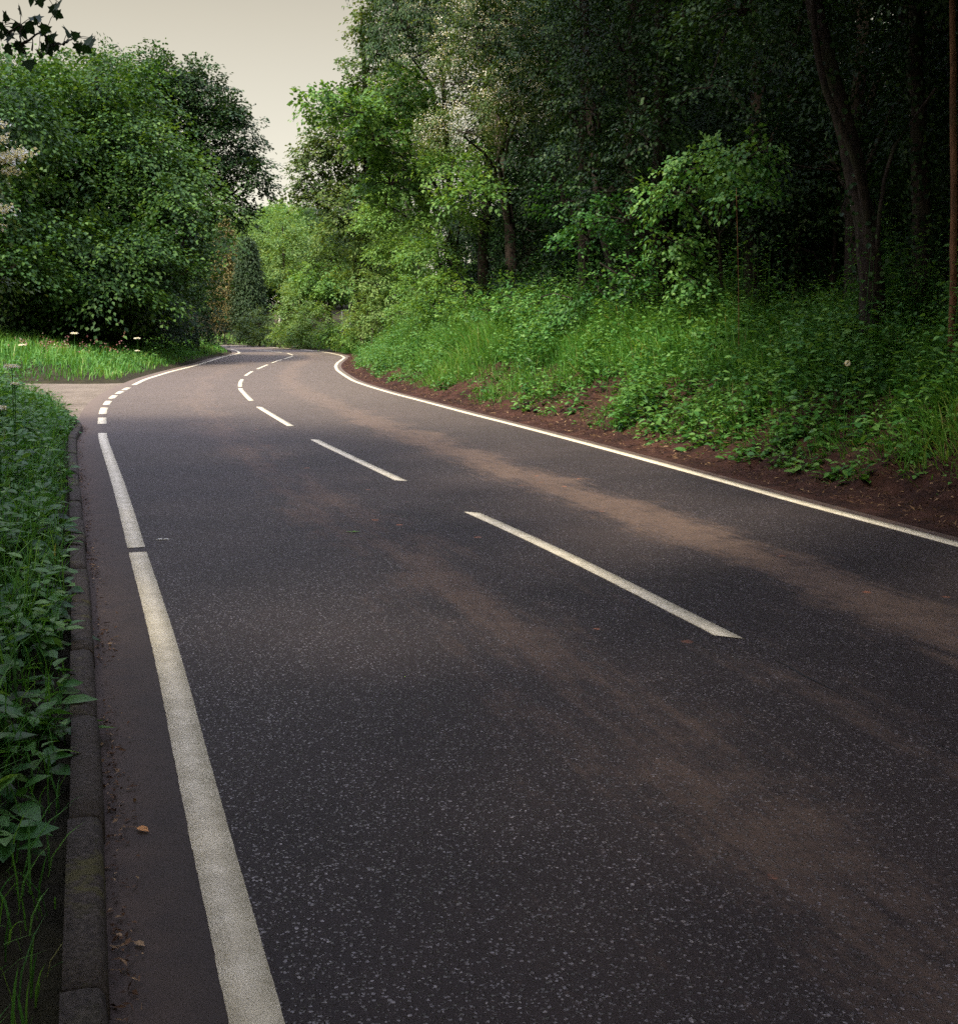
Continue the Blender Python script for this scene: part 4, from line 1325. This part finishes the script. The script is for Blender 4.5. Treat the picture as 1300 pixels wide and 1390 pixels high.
# broad leaved plants on the bank
nb = 9500
sb_ = s_near - 4 + (sR_tip + 6 - (s_near - 4)) * rng.random(nb) ** 1.3
db_ = rng.uniform(.35, 4.8, nb)
i = np.clip(np.searchsorted(T_S, sb_), 0, len(RT) - 1)
P = RT[i] + nRm[i] * db_[:, None]
h, d, right, s_ = height(P, True)
lowedge = np.interp(P[:, 1], [9, 16], [.50, .30]) + (fbm(s_ * .55, s_ * 0, 3, 81) - .5) * .9
pat = fbm(P[:, 0] * .55 + 40, P[:, 1] * .55, 3, 91)
ok = right & (d > lowedge) & (pat + rng.normal(0, .09, nb) > .40)
P, h, d, pat, lowedge = P[ok], h[ok], d[ok], pat[ok], lowedge[ok]
Hb = np.interp(d - lowedge, [0, .5, 2, 3.5], [.22, .6, 1.05, 1.3]) * rng.uniform(.5, 1.25, len(P)) * np.clip(.1 + 2.0 * (fbm(P[:, 0] * 1.1, P[:, 1] * 1.1, 2, 61) - .12), .3, 1.6)
r3 = np.c_[P, h]
a_ = rng.random(len(P)) < .5
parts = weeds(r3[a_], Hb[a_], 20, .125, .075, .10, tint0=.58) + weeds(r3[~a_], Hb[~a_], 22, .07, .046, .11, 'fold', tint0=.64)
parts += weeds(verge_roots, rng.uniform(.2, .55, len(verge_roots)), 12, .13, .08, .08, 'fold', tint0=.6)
v, f, t = join(parts)
o = mesh('bank_plants', v, f, M['weed'], tint=t)
props(o, 'broad leaved wild plants growing through the grass of the right bank', 'wild plants', kind='stuff')


# ------------------------------------------------------------------ flowers that stand out
def parsley(label, px, py, D, r=.06, bx=None):
    head = at(px, py, D)
    x, y = head[0] + rng.normal(0, .04), head[1] + rng.normal(0, .04)
    z = hz(x, y)
    root = empty('cow_parsley', (x, y, z), label, 'wildflower', 'white umbel flowers')
    p = np.array([(x, y, z - .05), (x * .5 + head[0] * .5, y, (z + head[2]) / 2), head])
    tv, tf = merge([tube(resample(p, .1), np.full(len(resample(p, .1)), .004), 6)] + [limb(head - [0, 0, .04], head + np.array([r * .8 * cos(a), r * .8 * sin(a), .0]), .0015, .001, 3, 0) for a in np.arange(0, 6.28, .7)])
    mesh('stem', tv, tf, M['weed'], root, tint=np.full(len(tv), .5), loc=(x, y, z))
    n = 130
    a, q = rng.uniform(0, 2 * pi, n), np.sqrt(rng.random(n)) * r
    C = np.stack([head[0] + q * np.cos(a), head[1] + q * np.sin(a), head[2] + .012 - q * q * 2 + rng.normal(0, .004, n)], -1)
    Vv, Fv, kk = leaves(C, np.array([0, 0, 1.]) + rng.normal(0, .4, (n, 3)), rng.normal(0, 1, (n, 3)), np.full(n, .018) * r / .06, np.full(n, .016) * r / .06)
    mesh('flower_head', Vv, Fv, M['white'], root, tint=np.repeat(rng.random(n), kk), loc=(x, y, z))


parsley('white umbel flower standing tallest above the far verge against the dark shrub', 101, 452, 36, .11)
parsley('white umbel flower low in the far verge near the left edge', 30, 468, 33, .10)
parsley('white umbel flower at the right of the far verge under the dark trees', 186, 459, 38, .10)
parsley('small white umbel flower hanging low in the far verge grass', 186, 476, 35, .07)
parsley('cream umbel flower at the left edge above the near weeds', 16, 498, 10, .065)
parsley('large pale umbel flower cut off by the left edge among the near weeds', -2, 555, 7.5, .05)
parsley('small pale umbel low among the near weeds at left', 20, 522, 9.6, .035)

# seed head on the bank
p = at(1150, 493, 11.6)
x, y = p[0], p[1] + .05
z = hz(x, y)
root = empty('dandelion_clock', (x, y, z), 'pale round seed head on a thin stalk in the right bank grass', 'wildflower')
tv, tf = tube([(x, y, z - .05), (x, y - .02, (z + p[2]) / 2), p], [.003] * 3, 6)
mesh('stem', tv, tf, M['weed'], root, tint=np.full(len(tv), .5), loc=(x, y, z))
dd = rand_dir(240, -1)
Vv, Fv, kk = leaves(p + dd * .012, dd[:, [1, 2, 0]], dd, np.full(240, .022), np.full(240, .006))
mesh('seed_head', Vv, Fv, M['white'], root, tint=np.repeat(rng.random(240), kk), loc=(x, y, z))

# pink and white flowers along the back of the far verge
n = 90
px = np.r_[rng.uniform(20, 96, 50), rng.uniform(0, 175, 40)]
C = np.array([at(a, 470 + rng.normal(0, 6), 36 + rng.normal(0, 1.0)) for a in px])
C = np.repeat(C, 5, 0) + rng.normal(0, .05, (n * 5, 3))
Vv, Fv, kk = leaves(C, rng.normal(0, 1, C.shape) + [0, -.6, .5], rng.normal(0, 1, C.shape), rng.uniform(.03, .06, len(C)), rng.uniform(.03, .05, len(C)))
stv, stf, stk = blades(np.c_[C[::5, :2], hfast(C[::5, :2])], np.maximum(.1, C[::5, 2] - hfast(C[::5, :2])), np.zeros(n), np.zeros(n), np.full(n, .01))
o = mesh('wildflowers', Vv, Fv, M['pink'], tint=np.repeat(rng.random(len(C)), kk))
props(o, 'pink wildflowers in a drift along the top of the far left verge', 'wildflowers', kind='stuff')

# ------------------------------------------------------------------ litter in the channel and on the bank
n = 3200
t_ = rng.random(n) ** 1.5
sk = np.interp(t_, [0, 1], [.5, klen - 3])
P0, tt = sub(KP, 0, klen, .05)
i = np.clip((sk / klen * (len(P0) - 1)).astype(int), 0, len(P0) - 1)
tgk = tangents(P0)
nk = np.stack([tgk[:, 1], -tgk[:, 0]], -1)
clump = fbm(sk * 1.7, sk * 0, 3, 95)
ok = rng.random(n) < np.interp(clump, [.3, .7], [.1, 1])
Pl = P0[i] + nk[i] * (np.abs(rng.normal(0, .035, n)) + .008)[:, None]
Pl = Pl[ok]
C = np.c_[Pl, rng.uniform(.004, .018, len(Pl))]
Vv, Fv, kk = leaves(C, np.array([0, 0, 1.]) + rng.normal(0, .5, C.shape), rng.normal(0, 1, C.shape) * [1, 1, .2], rng.uniform(.008, .04, len(C)) * rng.uniform(.4, 1.2, len(C)), rng.uniform(.003, .014, len(C)))
parts = [(Vv, Fv, np.repeat(rng.random(len(C)) ** 1.4, kk))]
nb = 26000                                      # dead stems and crumbs over the cut earth
sb_ = s_near - 4 + (sR_tip - (s_near - 4)) * rng.random(nb) ** 1.5
i = rng.integers(0, len(flat), 1)
ri = np.clip(((sb_ - t[0] if False else sb_ - s_start) / (sR_tip + 6 - s_start) * (len(hE) // nE - 1)).astype(int), 0, len(hE) // nE - 1)
ci = rng.integers(3, nE - 8, nb)
q = ri * nE + ci
C = np.c_[flat[q], zE[q] + .012] + rng.normal(0, .02, (nb, 3)) * [1, 1, .2]
Vv, Fv, kk = leaves(C, np.array([-.4, -.2, 1.]) + rng.normal(0, .5, C.shape), rng.normal(0, 1, C.shape) * [1, 1, .5], rng.uniform(.02, .08, nb), rng.uniform(.004, .015, nb))
parts.append((Vv, Fv, np.repeat(rng.random(nb) ** 2.4, kk)))
v, f, t = join(parts)
o = mesh('leaf_litter', v, f, M['litter'], tint=t)
props(o, 'dry twigs and leaf litter along the kerb channel and the bank foot', 'leaf litter', kind='stuff')

for px, py, lab, L in ((186, 1127, 'orange fallen leaf lying alone in the smooth channel by the kerb', .05), (183, 1283, 'pale dry leaf lowest in the kerb channel', .035),
                       (158, 1272, 'small pale leaf scrap against the kerb near the bottom', .022)):
    x, y = gp([(px, py)])[0]
    Vv, Fv, kk = leaves(np.array([[x, y, .008]]), np.array([[.1, -.2, 1.]]), np.array([[.8, -.5, .12]]), np.array([L]), np.array([L * .55]), 'oval', .15)
    Vs, Fs = limb((x, y, .008), (x - L * .6, y + L * .2, .006), .0012, .0008, 4, .05)
    lf_ = mesh('fallen_leaf', Vv, Fv, M['orange'] if L > .045 else M['litter'], tint=np.full(len(Vv), .9), loc=(x, y, .008))
    props(lf_, lab, 'leaf')
    mesh('leaf_stalk', Vs, Fs, M['litter'], lf_, tint=np.full(len(Vs), .8), loc=(x, y, .008))
x, y = gp([(221, 733)])[0]
Vv, Fv, kk = leaves(np.array([[x, y, .006]] * 2), np.array([[0, 0, 1.]] * 2), np.array([[1., .1, 0], [-1, .1, 0]]), np.array([.05, .05]), np.array([.03, .03]), 'oval', .05)
props(mesh('paper_scrap', Vv, Fv, M['white'], tint=np.full(len(Vv), .9), loc=(x, y, .006)), 'white scrap lying on the tarmac beside the gap in the left line', 'scrap')
x, y = gp([(478, 723)])[0]
Vv, Fv, kk = leaves(np.array([[x, y, .006]] * 3), np.array([[0, 0, 1.]] * 3), np.array([[1., .1, 0.05], [-1, .2, .05], [.4, 1, .05]]), np.array([.06, .05, .05]), np.array([.02, .02, .02]), 'oval', .05)
props(mesh('grass_tuft', Vv, Fv, M['grass'], tint=np.full(len(Vv), .8), loc=(x, y, .006)), 'tiny green sprig lying on the road left of the second dash', 'sprig')


# ------------------------------------------------------------------ fence posts on the far bend
def post(label, px, ptop, D, w, mat, cap=True):
    p = at(px, ptop, D)
    x, y = p[0], p[1]
    z = hz(x, y)
    H = p[2] - z
    hw = w / 2
    prof = [(1, -.2), (1, H - hw * .6), (.7, H)]
    Vv = np.concatenate([[(sx * hw * k, sy * hw * k, zz) for sx, sy in ((-1, -1), (1, -1), (1, 1), (-1, 1))] for k, zz in prof])
    Fv = np.array([[r * 4 + i, r * 4 + (i + 1) % 4, r * 4 + 4 + (i + 1) % 4, r * 4 + 4 + i] for r in range(2) for i in range(4)] + [[8, 9, 10, 11]])
    o = mesh('fence_post', Vv, Fv, M[mat])
    o.location = (x, y, z)
    props(o, label, 'post', 'posts on the far bend')


post('pale fence post beside a dark one on the far bend', 379, 427, 79, .11, 'post')
post('dark timber post touching the pale one on the far bend', 375, 427, 79.6, .22, 'post_dark')
post('left of two thin pale stakes above the bushy shrub', 464, 423, 67, .07, 'post')
post('right of two thin pale stakes above the bushy shrub', 475, 424, 67, .07, 'post')
# ------------------------------------------------------------------ light: hazy overcast sky, soft sun from behind the left shoulder
EL, AZ = R(52), R(-150)                          # azimuth measured from +Y towards +X
w = bpy.data.worlds.new('World')
sc.world = w
w.use_nodes = True
nt = w.node_tree
nt.nodes.clear()
g = NT(nt)
sky = g.n('ShaderNodeTexSky', sky_type='NISHITA', sun_disc=False, sun_elevation=EL, sun_rotation=AZ, dust_density=3.0)
tc = g.n('ShaderNodeTexCoord').outputs['Generated']
zc = g.n('ShaderNodeSeparateXYZ', {0: tc}).outputs[2]
over = g.ramp(zc, [(0.0, (.38, .352, .288)), (.10, (.345, .316, .25)), (.24, (.225, .195, .135)), (.32, (.15, .125, .08)), (.6, (.60, .59, .58)), (1.0, (1.0, 1.0, 1.0))])
over = g.mix(g.step(zc, .35, .95), over, (1.30, 1.38, 1.95), 'MULTIPLY')
cl = g.noise(g.n('ShaderNodeMapping', {'Vector': tc, 'Scale': (1, 1, 3)}).outputs[0], 1.6, 5)
over = g.mix(g.step(cl, .3, .75, 0, .10), over, (.28, .255, .205))
over10 = g.n('ShaderNodeVectorMath', {0: over, 3: 10.0}, operation='SCALE').outputs[0]
mixc = g.mix(.88, sky.outputs[0], over10)
bg = g.n('ShaderNodeBackground', {'Color': mixc, 'Strength': .1})
wo = g.n('ShaderNodeOutputWorld')
nt.links.new(bg.outputs[0], wo.inputs[0])

sd = bpy.data.lights.new('sun', 'SUN')
sd.energy, sd.angle, sd.color = 3.2, R(7), (1.0, .90, .70)
so = bpy.data.objects.new('sun', sd)
COL.objects.link(so)
so.rotation_euler = (pi / 2 - EL, 0, -AZ + pi)
from mathutils import Vector
dirv = Vector((-sin(AZ) * cos(EL), -cos(AZ) * cos(EL), -sin(EL)))
so.rotation_euler = dirv.to_track_quat('-Z', 'Y').to_euler()

# ------------------------------------------------------------------ render settings
vs = sc.view_settings
sc.display_settings.display_device = 'sRGB'
vs.view_transform, vs.look, vs.exposure, vs.gamma = 'Standard', 'None', 1.55, 1.0
sc.render.engine = 'CYCLES'
cy = sc.cycles
cy.max_bounces, cy.diffuse_bounces, cy.glossy_bounces, cy.transmission_bounces, cy.transparent_max_bounces = 6, 3, 2, 3, 4
cy.use_denoising = False
